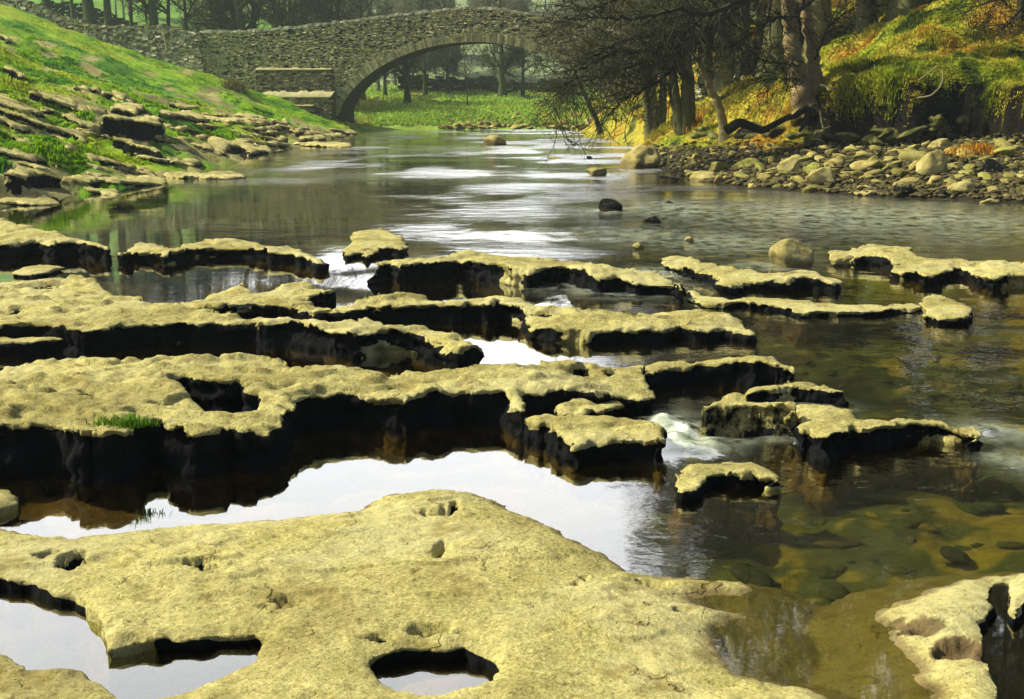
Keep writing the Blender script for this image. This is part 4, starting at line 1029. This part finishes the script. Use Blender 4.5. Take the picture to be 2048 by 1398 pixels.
pts = np.linspace(a, b, 7); V, F = tube(pts, np.linspace(.07, .055, 7), 8); V = np.concatenate([V, b[None] + np.array([[0, 0, .02]])])
top = np.arange(48, 56); F = np.concatenate([F, np.stack([top, np.roll(top, -1), np.full(8, 56), np.full(8, 56)], -1)[:, :4]])
Vst = V - a
o = mk('wooden_stake', Vst, F, M_bark, cols=np.full((len(V), 3), (.42, .37, .2))); o.location = a
tag(o, 'pale wooden stake leaning on the drystone wall left of the bridge', 'stake')

# ------------------------------------------------------------------ trees
def norm(v): return v / (np.linalg.norm(v) + 1e-9)

def segs_mesh(segs, n):
    A = np.array([s[0] for s in segs]); B = np.array([s[1] for s in segs]); ra = np.array([s[2] for s in segs]); rb = np.array([s[3] for s in segs])
    d = B - A; d /= np.linalg.norm(d, axis=1)[:, None] + 1e-9
    ref = np.where(np.abs(d[:, 2:3]) > .9, np.array([[1., 0, 0]]), np.array([[0, 0, 1.]]))
    a = np.cross(d, ref); a /= np.linalg.norm(a, axis=1)[:, None] + 1e-9; b = np.cross(d, a)
    th = np.arange(n) / n * 2 * pi
    ring = a[:, None] * np.cos(th)[None, :, None] + b[:, None] * np.sin(th)[None, :, None]
    V = np.concatenate([A[:, None] + ring * ra[:, None, None], B[:, None] + ring * rb[:, None, None]], 1)
    k = np.arange(n); q = np.stack([k, (k + 1) % n, n + (k + 1) % n, n + k], -1)
    F = (np.arange(len(segs))[:, None, None] * 2 * n + q[None]).reshape(-1, 4)
    return V.reshape(-1, 3), F

def grow(out, p, d, L, r, lvl, maxl, rng, kids, wob=.22, up=.08, spread=.85, start=.25, rmin=.007):
    n = max(3, min(9, int(L / .35))); step = L / n
    pts = [p]; r0 = r
    for i in range(n):
        d = norm(d + rng.normal(0, wob, 3) * (.5 if lvl == 0 else 1) + np.array([0, 0, up]))
        q = p + d * step; r1 = max(rmin, r0 * (1 - .75 * (i + 1) / n))
        ra = max(rmin, r0 * (1 - .75 * i / n))
        out.append((p, q, ra, r1))
        t = (i + 1) / n
        if lvl < maxl and t > start:
            m = kids[lvl] / max(1, n * (1 - start)); cnt = int(m) + (rng.random() < m - int(m))
            for _ in range(cnt):
                ax = norm(rng.normal(0, 1, 3)); side = norm(np.cross(d, ax))
                cd = norm(d * (1 - spread * .45) + side * spread)
                grow(out, p + (q - p) * rng.random(), cd, L * rng.uniform(.38, .68) * (1.15 - .55 * t), max(rmin, r1 * .6), lvl + 1, maxl, rng, kids, wob, up, spread, .15, rmin)
        p = q

BARK_D = (0.07, 0.063, 0.03); BARK_G = (0.11, 0.11, 0.045); BARK_P = (0.27, 0.20, 0.105); TWIG = (0.072, 0.076, 0.036)

def crown_from(tips, H, rng, maxl=3, kids=(7, 6, 5), rmin=.008, up=.05, spread=.9):
    out = []
    for (p, d, L, r) in tips: grow(out, np.array(p, float), norm(np.array(d, float)), L, r, 0, maxl, rng, kids, .2, up, spread, .12, rmin)
    return out

def finish_tree(name, label, base, trunkVF, segs, group=None, bark=BARK_D, twig=TWIG, cat='tree', extra=None):
    root = empty(name, tuple(base)); tag(root, label, cat, group)
    V, F = trunkVF
    mk('trunk', V - base, F, M_bark, root, cols=np.broadcast_to(bark, (len(V), 3)))
    big = [s for s in segs if s[2] > .045]; sm = [s for s in segs if s[2] <= .045]
    VV, FF, b = [], [], 0
    for ss, n in ((big, 6), (sm, 3)):
        if ss:
            v, f = segs_mesh(ss, n); VV.append(v); FF.append(f + b); b += len(v)
    V = np.concatenate(VV)
    mk('crown', V - base, np.concatenate(FF), M_bark, root, cols=np.broadcast_to(twig, (len(V), 3)))
    return root

def proto_tree(seed, H, r, lean=(0, 0), fork=.45, maxl=3, kids=(8, 6, 5), rmin=.012):
    rg = np.random.default_rng(seed)
    n = 12; t = np.linspace(0, 1, n)
    cx = lean[0] * t * H + .25 * np.cumsum(rg.normal(0, .35, n)) * t * .35; cy = lean[1] * t * H + .25 * np.cumsum(rg.normal(0, .35, n)) * t * .35
    pts = np.stack([cx, cy, t * H * .8 - .4], -1)
    rad = r * (1.25 * np.exp(-t * 12) + 1 - .75 * t)
    tips = []
    for k in range(9):
        f = rg.uniform(fork, .98); p = np.array([np.interp(f, t, pts[:, j]) for j in range(3)])
        az = rg.uniform(0, 2 * pi); tips.append((p, (cos(az), sin(az), rg.uniform(.35, 1.1)), H * rg.uniform(.24, .40), r * (1 - .75 * f) * .7))
    tips.append((pts[-1], (0, 0, 1), H * .3, r * .3))
    return tube(pts, rad, 9), crown_from(tips, H, rg, maxl, kids, rmin)

def copy_tree(root, loc, rz, s, label, group):
    r = root.copy(); C.objects.link(r); r.location = loc; r.rotation_euler = (0, 0, rz); r.scale = (s, s, s)
    r['label'] = label
    if group: r['group'] = group
    for ch in list(root.children):
        c = ch.copy(); C.objects.link(c); c.parent = r
    return r

def ground(x, y): return float(T(np.array([float(x)]), np.array([float(y)]))[0])

# trunks behind the wall at upper left
LT = [(8, 18, 101, None), (38, 15, 104, None), (97, 20, 103, 'pale slim trunk behind the far left end of the drystone wall'), (186, 30, 100, 'thick greenish trunk rising behind the wall, left of its thinner neighbour'), (218, 18, 99.5, 'thinner trunk close to the right of the thick greenish one'),
      (313, 24, 100, 'thick trunk just left of the leaning stake'), (331, 11, 102, None), (372, 10, 103, 'slim dark trunk standing alone between the stake and the bridge end'), (437, 11, 106, None), (479, 26, 97.5, 'thick forked trunk behind the left end of the bridge parapet'), (512, 14, 99, None), (536, 16, 98, 'pale slanting trunk behind the bridge parapet'),
      (572, 12, 104, None), (604, 13, 108, None), (642, 10, 110, None), (668, 12, 106, None), (720, 11, 112, None), (262, 9, 112, None), (150, 9, 110, None)]
for i, (u, w, y, lab) in enumerate(LT):
    p = pxd(u, 60, y); b = np.array([p[0], y, ground(p[0], y)])
    r = w * y / FPX / 2
    rg = np.random.default_rng(i)
    tr, sg = proto_tree(900 + i, rg.uniform(11, 14), r, (rg.normal(0, .025) + (.05 if u == 536 else 0), 0), .38, 3, (8, 6, 4), .014)
    finish_tree('bare_tree', lab or 'slim bare tree among the others behind the wall at upper left', b, (tr[0] + b, tr[1]), [(s[0] + b, s[1] + b, s[2], s[3]) for s in sg], 'bare trees behind the drystone wall' if not lab else None, (.085, .105, .045), (.075, .075, .035))

# far wood: prototypes and copies
PR = []
for k in range(5):
    tr, sg = proto_tree(700 + k, 11.5, .2, (0, 0), .25, 3, (9, 7, 5), .017)
    y = 150 + k * 5; x = -20 + k * 9; b = np.array([x, y, ground(x, y)])
    PR.append(finish_tree('woodland_tree', 'hazy bare tree in the wood on the slope beyond the bridge', b, (tr[0] + b, tr[1]), [(s[0] + b, s[1] + b, s[2], s[3]) for s in sg], 'bare trees of the wood beyond the bridge', (.19, .21, .12), (.24, .25, .16)))  # pale bark and twig colours carry painted distance haze
rng = np.random.default_rng(33); spots = []
while len(spots) < 105:
    y = rng.uniform(124, 215); x = rng.uniform(-.36, .42) * y
    if y < 138 and -9 < x < 9: continue
    if x < -22 and y < 160: continue
    if all((x - a) ** 2 + (y - b) ** 2 > 9 for a, b in spots): spots.append((x, y))
for i, (x, y) in enumerate(spots):
    copy_tree(PR[i % 5], (x, y, ground(x, y)), rng.uniform(0, 6.3), rng.uniform(.75, 1.15), 'hazy bare tree in the wood on the slope beyond the bridge', 'bare trees of the wood beyond the bridge')
# trees in the meadow under the arch
for (u, v, y, H, r, lab, sd) in ((815, 211, 106, 7, .30, 'dark spreading tree on the meadow left of centre under the arch', 1), (935, 209, 104, 6, .07, 'thin sapling standing on the meadow under the middle of the arch', 2), (1006, 180, 118, 10, .32, 'ivy-clad leaning trunk at the back of the meadow under the arch', 3), (1046, 184, 118, 9, .16, 'dark slim tree at the right of the meadow under the arch', 4), (850, 178, 122, 9, .2, 'slim tree behind the dark spreading one under the arch', 5), (770, 182, 118, 8, .18, 'bare tree close to the left springing of the arch', 6), (895, 170, 126, 9, .2, 'bare tree by the meadow wall under the crown of the arch', 7)):
    p = pxd(u, v, y); b = np.array([p[0], y, ground(p[0], y)])
    tr, sg = proto_tree(60 + sd, H, r, (-.04 if sd == 3 else 0, 0), .28 if sd != 2 else .5, 3, (9, 7, 5) if sd != 2 else (4, 4, 3), .014)
    finish_tree('meadow_tree', lab, b, (tr[0] + b, tr[1]), [(s[0] + b, s[1] + b, s[2], s[3]) for s in sg], None, (.06, .07, .03), (.075, .075, .04))

# right-hand wood behind the hero trees
PR2 = []
for k in range(4):
    tr, sg = proto_tree(800 + k, 15, .26, (0, 0), .2, 3, (10, 8, 6), .013)
    y = 62 + k * 4; x = 14 + k * 4.5; b = np.array([x, y, ground(x, y)])
    PR2.append(finish_tree('bank_tree', 'dark bare tree in the wood on the right bank', b, (tr[0] + b, tr[1]), [(s[0] + b, s[1] + b, s[2], s[3]) for s in sg], 'bare trees of the wood on the right bank', (.15, .15, .065), (.14, .13, .065)))
rng = np.random.default_rng(35); spots = []
while len(spots) < 34:
    y = rng.uniform(46, 112); x = rng.uniform(.10, .46) * y + 1.5
    if zones(np.array([x]), np.array([y]))[6][0] < 1.5 or (y < 60 and x / y > .27): continue
    if all((x - a) ** 2 + (y - b) ** 2 > 6 for a, b in spots): spots.append((x, y))
for i, (x, y) in enumerate(spots):
    copy_tree(PR2[i % 4], (x, y, ground(x, y)), rng.uniform(0, 6.3), rng.uniform(.7, 1.15), 'dark bare tree in the wood on the right bank', 'bare trees of the wood on the right bank')

def stem_tree(name, label, stems, branches=(), bark=BARK_G, twig=TWIG, crown_h=6, seed=1, kids=(5, 4, 4), rmin=.008, twigs=5):
    """stems: ([(u, v)...], depth, r0, r1); branches: ([(u, v, depth)...], r0)"""
    rg = np.random.default_rng(seed); VV, FF, b = [], [], 0; segs = []; base = None
    for (uv, y, r0, r1) in stems:
        q = np.array([pxd(u, v, y if np.isscalar(y) else y[k]) for k, (u, v) in enumerate(uv)])
        if base is None:
            base = q[0].copy(); base[2] = min(base[2], ground(base[0], base[1]))
        q[0, 2] = min(q[0, 2], ground(q[0, 0], q[0, 1])) - .25
        t = np.linspace(0, len(q) - 1, 6 * len(q)); pts = np.stack([np.interp(t, np.arange(len(q)), q[:, j]) for j in range(3)], -1)
        for _ in range(2): pts[1:-1] = (pts[:-2] + pts[1:-1] * 2 + pts[2:]) / 4
        f = np.linspace(0, 1, len(pts)); pts += (rg.normal(0, .25 * r0, pts.shape)) * np.array([1, 1, 0]) * .5
        v, F = tube(pts, r0 * (1 + .6 * np.exp(-f * 14)) + (r1 - r0) * f, 10); VV.append(v); FF.append(F + b); b += len(v)
        d = norm(pts[-1] - pts[-3]); tips = [(pts[-1], d, crown_h * .8, r1)]
        for k in range(5):
            az = rg.uniform(0, 2 * pi); k0 = rg.integers(len(pts) // 2, len(pts))
            tips.append((pts[k0], (cos(az), sin(az), rg.uniform(.3, 1)), crown_h * rg.uniform(.4, .8), r1 * .6))
        segs += crown_from(tips, crown_h, rg, 3, kids, rmin)
    for (uvd, r0) in branches:
        q = np.array([pxd(u, v, d) for u, v, d in uvd])
        t = np.linspace(0, len(q) - 1, 5 * len(q)); pts = np.stack([np.interp(t, np.arange(len(q)), q[:, j]) for j in range(3)], -1)
        for _ in range(2): pts[1:-1] = (pts[:-2] + pts[1:-1] * 2 + pts[2:]) / 4
        pts += rg.normal(0, .035, pts.shape)
        rr = np.linspace(r0, max(.014, r0 * .22), len(pts))
        for k in range(len(pts) - 1): segs.append((pts[k], pts[k + 1], rr[k], rr[k + 1]))
        for k in range(2, len(pts) - 1):
            for _ in range(2):
                d = norm(pts[k + 1] - pts[k]); sd = norm(np.cross(d, rg.normal(0, 1, 3)))
                grow(segs, pts[k], norm(d * .7 + sd * .7 + np.array([0, 0, -.15])), rg.uniform(.7, 2.0), rr[k] * .5, 1, 3, rg, (0, twigs * .5, 3), .2, -.03, .8, .1, rmin)
    return finish_tree(name, label, base, (np.concatenate(VV), np.concatenate(FF)), segs, None, bark, twig)

stem_tree('twin_trunk_tree', 'big twin-trunked tree with pinkish bark and long bare boughs reaching over the river', [([(1618, 228), (1604, 175), (1590, 115), (1580, 50), (1574, -40), (1566, -200), (1560, -420)], 41, .36, .14), ([(1622, 226), (1628, 150), (1622, 80), (1610, 20), (1612, -60), (1640, -230), (1650, -400)], 41.3, .26, .10)],
  [([(1576, -40, 41), (1470, 10, 40), (1420, 60, 39.5), (1365, 94, 39), (1300, 98, 38.5), (1230, 104, 38), (1165, 135, 37.5), (1120, 175, 37)], .15),
   ([(1362, 95, 39), (1335, 148, 38.5), (1300, 172, 38), (1245, 200, 37.5), (1215, 222, 37.2)], .08),
   ([(1420, 60, 39.5), (1330, 68, 39.3), (1280, 70, 39), (1220, 95, 38.6), (1170, 118, 38.2), (1110, 190, 38)], .09),
   ([(1578, -30, 41), (1500, -10, 39), (1420, 30, 38), (1340, 18, 37), (1260, 40, 36.5), (1190, 30, 36), (1120, 45, 35.6)], .11),
   ([(1580, 30, 41), (1548, 35, 40.5), (1510, 62, 40), (1460, 95, 39.7), (1400, 98, 39.4), (1350, 100, 39)], .06),
   ([(1600, -60, 41), (1480, -50, 40), (1400, 5, 39), (1380, 50, 38.4), (1330, 118, 38), (1290, 122, 37.6), (1220, 150, 37.2), (1150, 165, 37), (1095, 215, 36.8)], .08),
   ([(1570, -90, 41), (1440, -80, 40), (1330, -40, 39), (1240, 0, 38), (1180, 20, 37.5), (1110, 10, 37)], .10),
   ([(1600, 128, 40.8), (1565, 130, 40), (1530, 122, 39.6), (1505, 100, 39.3)], .04), ([(1604, 158, 40.8), (1560, 158, 40), (1530, 140, 39.6)], .04),
   ([(1630, 120, 41), (1655, 60, 40.6), (1680, 30, 40.4), (1720, 10, 40)], .05)], BARK_P, (.045, .045, .024), 5.5, 5, (5, 4, 3), .008, 5)
stem_tree('multi_stem_tree', 'clump of upright greenish stems on the mown bank nearest the bridge', [([(1303, 230), (1292, 190), (1286, 120), (1284, 40), (1280, -60)], 58, .22, .10), ([(1312, 230), (1306, 180), (1305, 110), (1308, 20), (1300, -70)], 58, .22, .10), ([(1322, 228), (1326, 180), (1328, 110), (1332, 30), (1340, -60)], 58.2, .20, .09)], [([(1290, 150, 58), (1250, 130, 57), (1200, 150, 56), (1160, 180, 55.5)], .05)], BARK_G, TWIG, 6, 6)
stem_tree('multi_stem_tree', 'clump of dark stems spreading from one root right of the greenish clump', [([(1366, 226), (1350, 180), (1345, 120), (1340, 50), (1330, -50)], 54, .20, .09), ([(1372, 228), (1370, 170), (1366, 100), (1372, 20), (1370, -60)], 54, .22, .1), ([(1382, 222), (1384, 170), (1372, 110), (1380, 40), (1400, -50)], 54.2, .18, .08), ([(1360, 222), (1338, 172), (1318, 140), (1300, 118)], 54, .10, .04)], [([(1345, 120, 54), (1300, 90, 53), (1240, 80, 52), (1180, 70, 51)], .06)], (.075, .075, .032), TWIG, 6, 7)
stem_tree('leaning_tree', 'pale crooked trunk leaning left beside the ruined wall', [([(1452, 264), (1442, 220), (1424, 185), (1408, 150), (1396, 118), (1400, 86), (1410, 60)], 46, .16, .06)], [([(1396, 118, 46), (1350, 122, 45.5), (1300, 118, 45)], .04)], (.20, .17, .085), TWIG, 3, 8)
stem_tree('leaning_tree', 'dark thin tree leaning out over the water from the revetment near the bridge', [([(1206, 262), (1192, 236), (1178, 208), (1166, 184), (1160, 150)], 72, .17, .07)], [([(1166, 184, 72), (1130, 190, 71), (1100, 215, 70)], .05), ([(1178, 208, 72), (1200, 150, 71), (1230, 110, 70)], .05), ([(1168, 186, 72), (1140, 130, 71), (1120, 90, 70)], .05), ([(1190, 230, 72), (1225, 190, 71), (1260, 180, 70)], .04)], BARK_D, (.07, .068, .034), 4.5, 9, (7, 5, 4))
stem_tree('bank_tree', 'dark trunk on the bright green slope right of the twin-trunked tree', [([(1738, 46), (1734, 0), (1728, -60), (1722, -200), (1730, -360)], 52, .42, .2)], [], (.03, .03, .018), TWIG, 6, 10)
stem_tree('bank_tree', 'thick black trunk near the top of the orange slope', [([(1868, 58), (1862, 10), (1856, -60), (1850, -200), (1840, -340)], 50, .46, .22)], [], (.022, .022, .014), TWIG, 6, 11)
stem_tree('bank_tree', 'dark tree at the right edge with boughs drooping over the orange slope', [([(2052, 60), (2045, 0), (2050, -90), (2060, -200)], 44, .22, .12)], [([(2046, 10, 44), (2020, 45, 43.5), (1985, 70, 43), (1955, 78, 42.6), (1930, 95, 42)], .06), ([(2046, -20, 44), (2000, 0, 43), (1960, 8, 42.6), (1925, 30, 42)], .05), ([(1966, 40, 43), (1970, 75, 42.4), (1983, 130, 42)], .03)], (.03, .028, .018), (.05, .045, .02), 5, 12)
# tall trees off the right of the frame, mirrored in the water
for k, (x, y, s) in enumerate(((14.5, 41, 1.25), (18, 39, 1.3), (12.5, 45, 1.2), (22, 40, 1.3), (17, 46, 1.25), (26, 37, 1.3), (20.5, 44, 1.2), (11, 53, 1.5), (13.5, 56, 1.55), (16, 52, 1.5), (9.8, 58, 1.45), (19.5, 55, 1.5), (23, 50, 1.5), (14.5, 62, 1.7), (18.5, 60, 1.6), (24, 56, 1.6), (11.5, 64, 1.6))):
    copy_tree(PR2[k % 4], (x, y, ground(x, y) + 3.2 * 0), k * 1.7, s, 'tall bare tree standing up on the orange slope of the right bank', 'tall bare trees on the orange slope') if k not in (0, 1, 2) else None

# fallen branch, roots in the eroded bank
def rod(name, label, cat, uvd, r0, r1, col, group=None):
    q = np.array([pxd(u, v, d) for u, v, d in uvd]); t = np.linspace(0, len(q) - 1, 6 * len(q))
    pts = np.stack([np.interp(t, np.arange(len(q)), q[:, j]) for j in range(3)], -1)
    for _ in range(3): pts[1:-1] = (pts[:-2] + pts[1:-1] * 2 + pts[2:]) / 4
    V, F = tube(pts, np.linspace(r0, r1, len(pts)), 8); o = mk(name, V - q[0], F, M_bark, cols=np.broadcast_to(col, (len(V), 3))); o.location = q[0]
    return tag(o, label, cat, group)
rod('fallen_branch', 'thick black fallen branch lying crooked on the bank below the twin-trunked tree', 'branch', [(1452, 262, 39), (1478, 244, 39), (1500, 252, 39), (1525, 262, 39), (1550, 248, 39.4), (1580, 232, 40)], .16, .09, (.02, .018, .012))
rod('exposed_root', 'pale curved root hooping out of the black eroded bank', 'root', [(1835, 196, 36.4), (1862, 192, 36.2), (1880, 175, 36.2), (1886, 158, 36.6), (1884, 140, 37.2)], .03, .015, (.2, .17, .1))
rod('exposed_root', 'short crooked pale root beside the base of the twin-trunked tree', 'root', [(1640, 170, 38.6), (1652, 172, 38.2), (1658, 182, 38), (1670, 176, 38.3)], .035, .02, (.3, .26, .13))
rod('exposed_root', 'thin pale root hanging straight below the twin-trunked tree', 'root', [(1640, 222, 38.4), (1642, 240, 38), (1646, 258, 37.8), (1662, 252, 37.8)], .028, .012, (.25, .22, .12))
rod('dead_stick', 'pale straight stick slanting across the turf lip above the black bank', 'stick', [(1836, 162, 36.8), (1876, 132, 37.4)], .025, .02, (.32, .27, .12))
# tree roots spread at the twin trunk's foot
for k, uv in enumerate(([(1612, 215), (1590, 232), (1570, 240)], [(1620, 220), (1610, 245), (1600, 262)], [(1628, 215), (1650, 232), (1668, 230)])):
    rod('exposed_root', ('dark root reaching left from the foot of the twin-trunked tree', 'dark root plunging straight down from the twin-trunked tree', 'dark root reaching right from the foot of the twin-trunked tree')[k], 'root', [(u, v, 40.2 - .5 * j) for j, (u, v) in enumerate(uv)], .13, .05, (.035, .03, .02))

# ------------------------------------------------------------------ grass
def blades(name, label, base, cols, h, w, rng, n=5, lean=.5, stuff=True, cat='grass', droop=None):
    m = len(base); K = m * n
    B = np.repeat(base, n, 0) + np.c_[rng.normal(0, 1, (K, 2)) * np.repeat(h, n)[:, None] * .35, np.zeros(K)]
    az = rng.uniform(0, 2 * pi, K); hh = np.repeat(h, n) * rng.uniform(.5, 1.2, K); ww = np.repeat(w, n)
    d = np.stack([np.cos(az), np.sin(az), np.zeros(K)], -1); sd = np.stack([-d[:, 1], d[:, 0], np.zeros(K)], -1)
    ln = rng.uniform(.1, lean, K)
    dv = np.zeros((K, 3)) if droop is None else np.repeat(droop, n, 0)
    mid = B + d * (hh * ln * .4)[:, None] + np.array([0, 0, 1]) * (hh * .6)[:, None] + dv * hh[:, None] * .4
    tip = B + d * (hh * ln)[:, None] + np.array([0, 0, 1]) * (hh * (1 - .45 * ln))[:, None] + dv * hh[:, None]
    V = np.stack([B - sd * ww[:, None], B + sd * ww[:, None], mid + sd * ww[:, None] * .7, mid - sd * ww[:, None] * .7, tip], 1).reshape(-1, 3)
    V[:, 2] -= .01
    k = np.arange(K)[:, None] * 5
    F = np.concatenate([k + np.array([[0, 1, 2]]), k + np.array([[0, 2, 3]]), k + np.array([[3, 2, 4]])])
    c = np.repeat(np.repeat(cols, n, 0) * rng.uniform(.8, 1.75, (K, 1)), 5, 0)
    o = mk(name, V, F, M_blade, cols=c, smooth=False)
    return tag(o, label, cat, kind='stuff' if stuff else None)

rng = np.random.default_rng(50)
u = rng.uniform(-20, 720, 42000); v = rng.uniform(38, 345, 42000)
Pt = hit(u, v, 24, 98, 420)
Z = zones(Pt[:, 0], Pt[:, 1]); s, rocky = Z[4], Z[8]
nn = fbm(Pt[:, 0] / 1.6, Pt[:, 1] / 3.0, oct=3, seed=122)
ok = (s > .8) & (Pt[:, 1] < 94) & (Pt[:, 2] > .25) & ((rocky * (.45 + .7 * nn) < .45) | (rng.random(len(s)) < .06))
for (cx, cy, rx, ry, w) in DIRT: ok &= ((Pt[:, 0] - cx) / rx) ** 2 + ((Pt[:, 1] - cy) / ry) ** 2 > .7
Pt = Pt[ok]
hh = (.07 + .10 * sst(0, .6, fbm(Pt[:, 0] / 1.2, Pt[:, 1] / 1.2, oct=2, seed=55))) * rng.uniform(.7, 1.3, len(Pt)); hh = hh * (1 - .45 * sst(55, 70, Pt[:, 1]))
blades('bank_grass', 'bright green turf and tussocks covering the left bank', Pt, grass_col_L(Pt[:, 0], Pt[:, 1]) * .95, hh, .014 + .0004 * Pt[:, 1], rng, 5)
u = rng.uniform(1190, 2090, 60000); v = rng.uniform(-30, 300, 60000)
Pt = hit(u, v, 30, 95, 420); Z = zones(Pt[:, 0], Pt[:, 1]); dl, sR = Z[6], Z[5]
ok = (dl > np.where(Pt[:, 0] > 9.6, .15, -1.5 + .5 * fbm(Pt[:, 0] / .8, Pt[:, 1] / .8, oct=2, seed=58))) & (sR > .1)
Pt = Pt[ok]; dl = dl[ok]
hh = (.08 + .15 * sst(.0, .8, fbm(Pt[:, 0] / 1.1, Pt[:, 1] / 1.1, oct=3, seed=57))) * rng.uniform(.6, 1.3, len(Pt))
dr = np.zeros((len(Pt), 3)); edge = np.exp(-np.clip(dl - .15, 0, None) / .2) * .4; dr[:, 1] = -.6 * edge; dr[:, 0] = -.25 * edge; dr[:, 2] = -.75 * edge
blades('bank_grass', 'straw-yellow, orange and green rough grass covering the right bank', Pt, bank_col_R(Pt[:, 0], Pt[:, 1]) * 1.05, hh, 0.008 + .00022 * Pt[:, 1], rng, 6, .8, droop=dr)
u = rng.uniform(690, 1200, 9000); v = rng.uniform(172, 258, 9000)
Pt = hit(u, v, 86, 150, 300); Pt = Pt[(Pt[:, 2] > .25)]
n = fbm(Pt[:, 0] / 3, Pt[:, 1] / 8, oct=3, seed=124)
blades('meadow_grass', 'bright green meadow grass beyond the bridge arch', Pt, lerp(np.broadcast_to(np.array((.24, .36, .055)), Pt.shape).copy(), (.30, .29, .06), sst(.1, .8, n)), rng.uniform(.12, .3, len(Pt)), np.full(len(Pt), .06), rng, 4)
# grass clump on the big pale ledge
c = px(245, 842, .30); rg = np.random.default_rng(3)
Pt = c + np.c_[rg.normal(0, .075, 150), rg.normal(0, .03, 150), np.zeros(150) - .02]
blades('grass_tuft', 'small green grass tuft growing on the lip of the big pale ledge', Pt, np.array([(.07, .16, .012)] * 150) * rg.uniform(.6, 1.5, (150, 1)), rg.uniform(.03, .10, 150), np.full(150, .003), rg, 4, .9, stuff=False, cat='grass tuft')

# ferny clumps and brown sedge on the right shore
for (u, v, lab, col, h, n) in ((1383, 262, 'rusty orange clump of dead grass at the water end of the stony beach', (.36, .15, .02), .55, 260), (1330, 262, 'yellow-green grass mound hanging over the water by the revetment', (.26, .24, .03), .4, 260), (1950, 305, 'rusty dead bracken clump high on the beach at right', (.34, .16, .02), .3, 160), (468, 178, 'brown leafless shrub beside the rocks under the buttress', (.10, .085, .03), .7, 200)):
    p = hit([u], [v])[0]; rg = np.random.default_rng(int(u))
    Pt = p + np.c_[rg.normal(0, .3, n), rg.normal(0, .3, n), np.zeros(n)]
    Pt[:, 2] = np.maximum(T(Pt[:, 0], Pt[:, 1]), 0)
    o = blades('grass_clump' if 'shrub' not in lab else 'bare_shrub', lab, Pt, np.array([col] * n) * rg.uniform(.6, 1.4, (n, 1)), rg.uniform(.4, 1, n) * h, np.full(n, .016), rg, 5, .7, stuff=False, cat='grass clump' if 'shrub' not in lab else 'shrub')

# ------------------------------------------------------------------ the air of the valley
def haze():
    m, nt, out = newmat('haze')
    v = nt.nodes.new('ShaderNodeVolumePrincipled'); v.inputs['Color'].default_value = (.80, .95, 1.0, 1); v.inputs['Density'].default_value = 0.0005; v.inputs['Anisotropy'].default_value = 0.2
    nt.links.new(v.outputs[0], out.inputs['Volume'])
    V, F = boxes([quadbox(np.zeros(3), np.array([1., 0, 0]), np.array([0, -1., 0]), -330, 330, -30, 95, -370, 30)])
    tag(mk('haze', V, F, m, smooth=False), 'pale thin haze filling the valley', 'haze', kind='stuff')
haze()
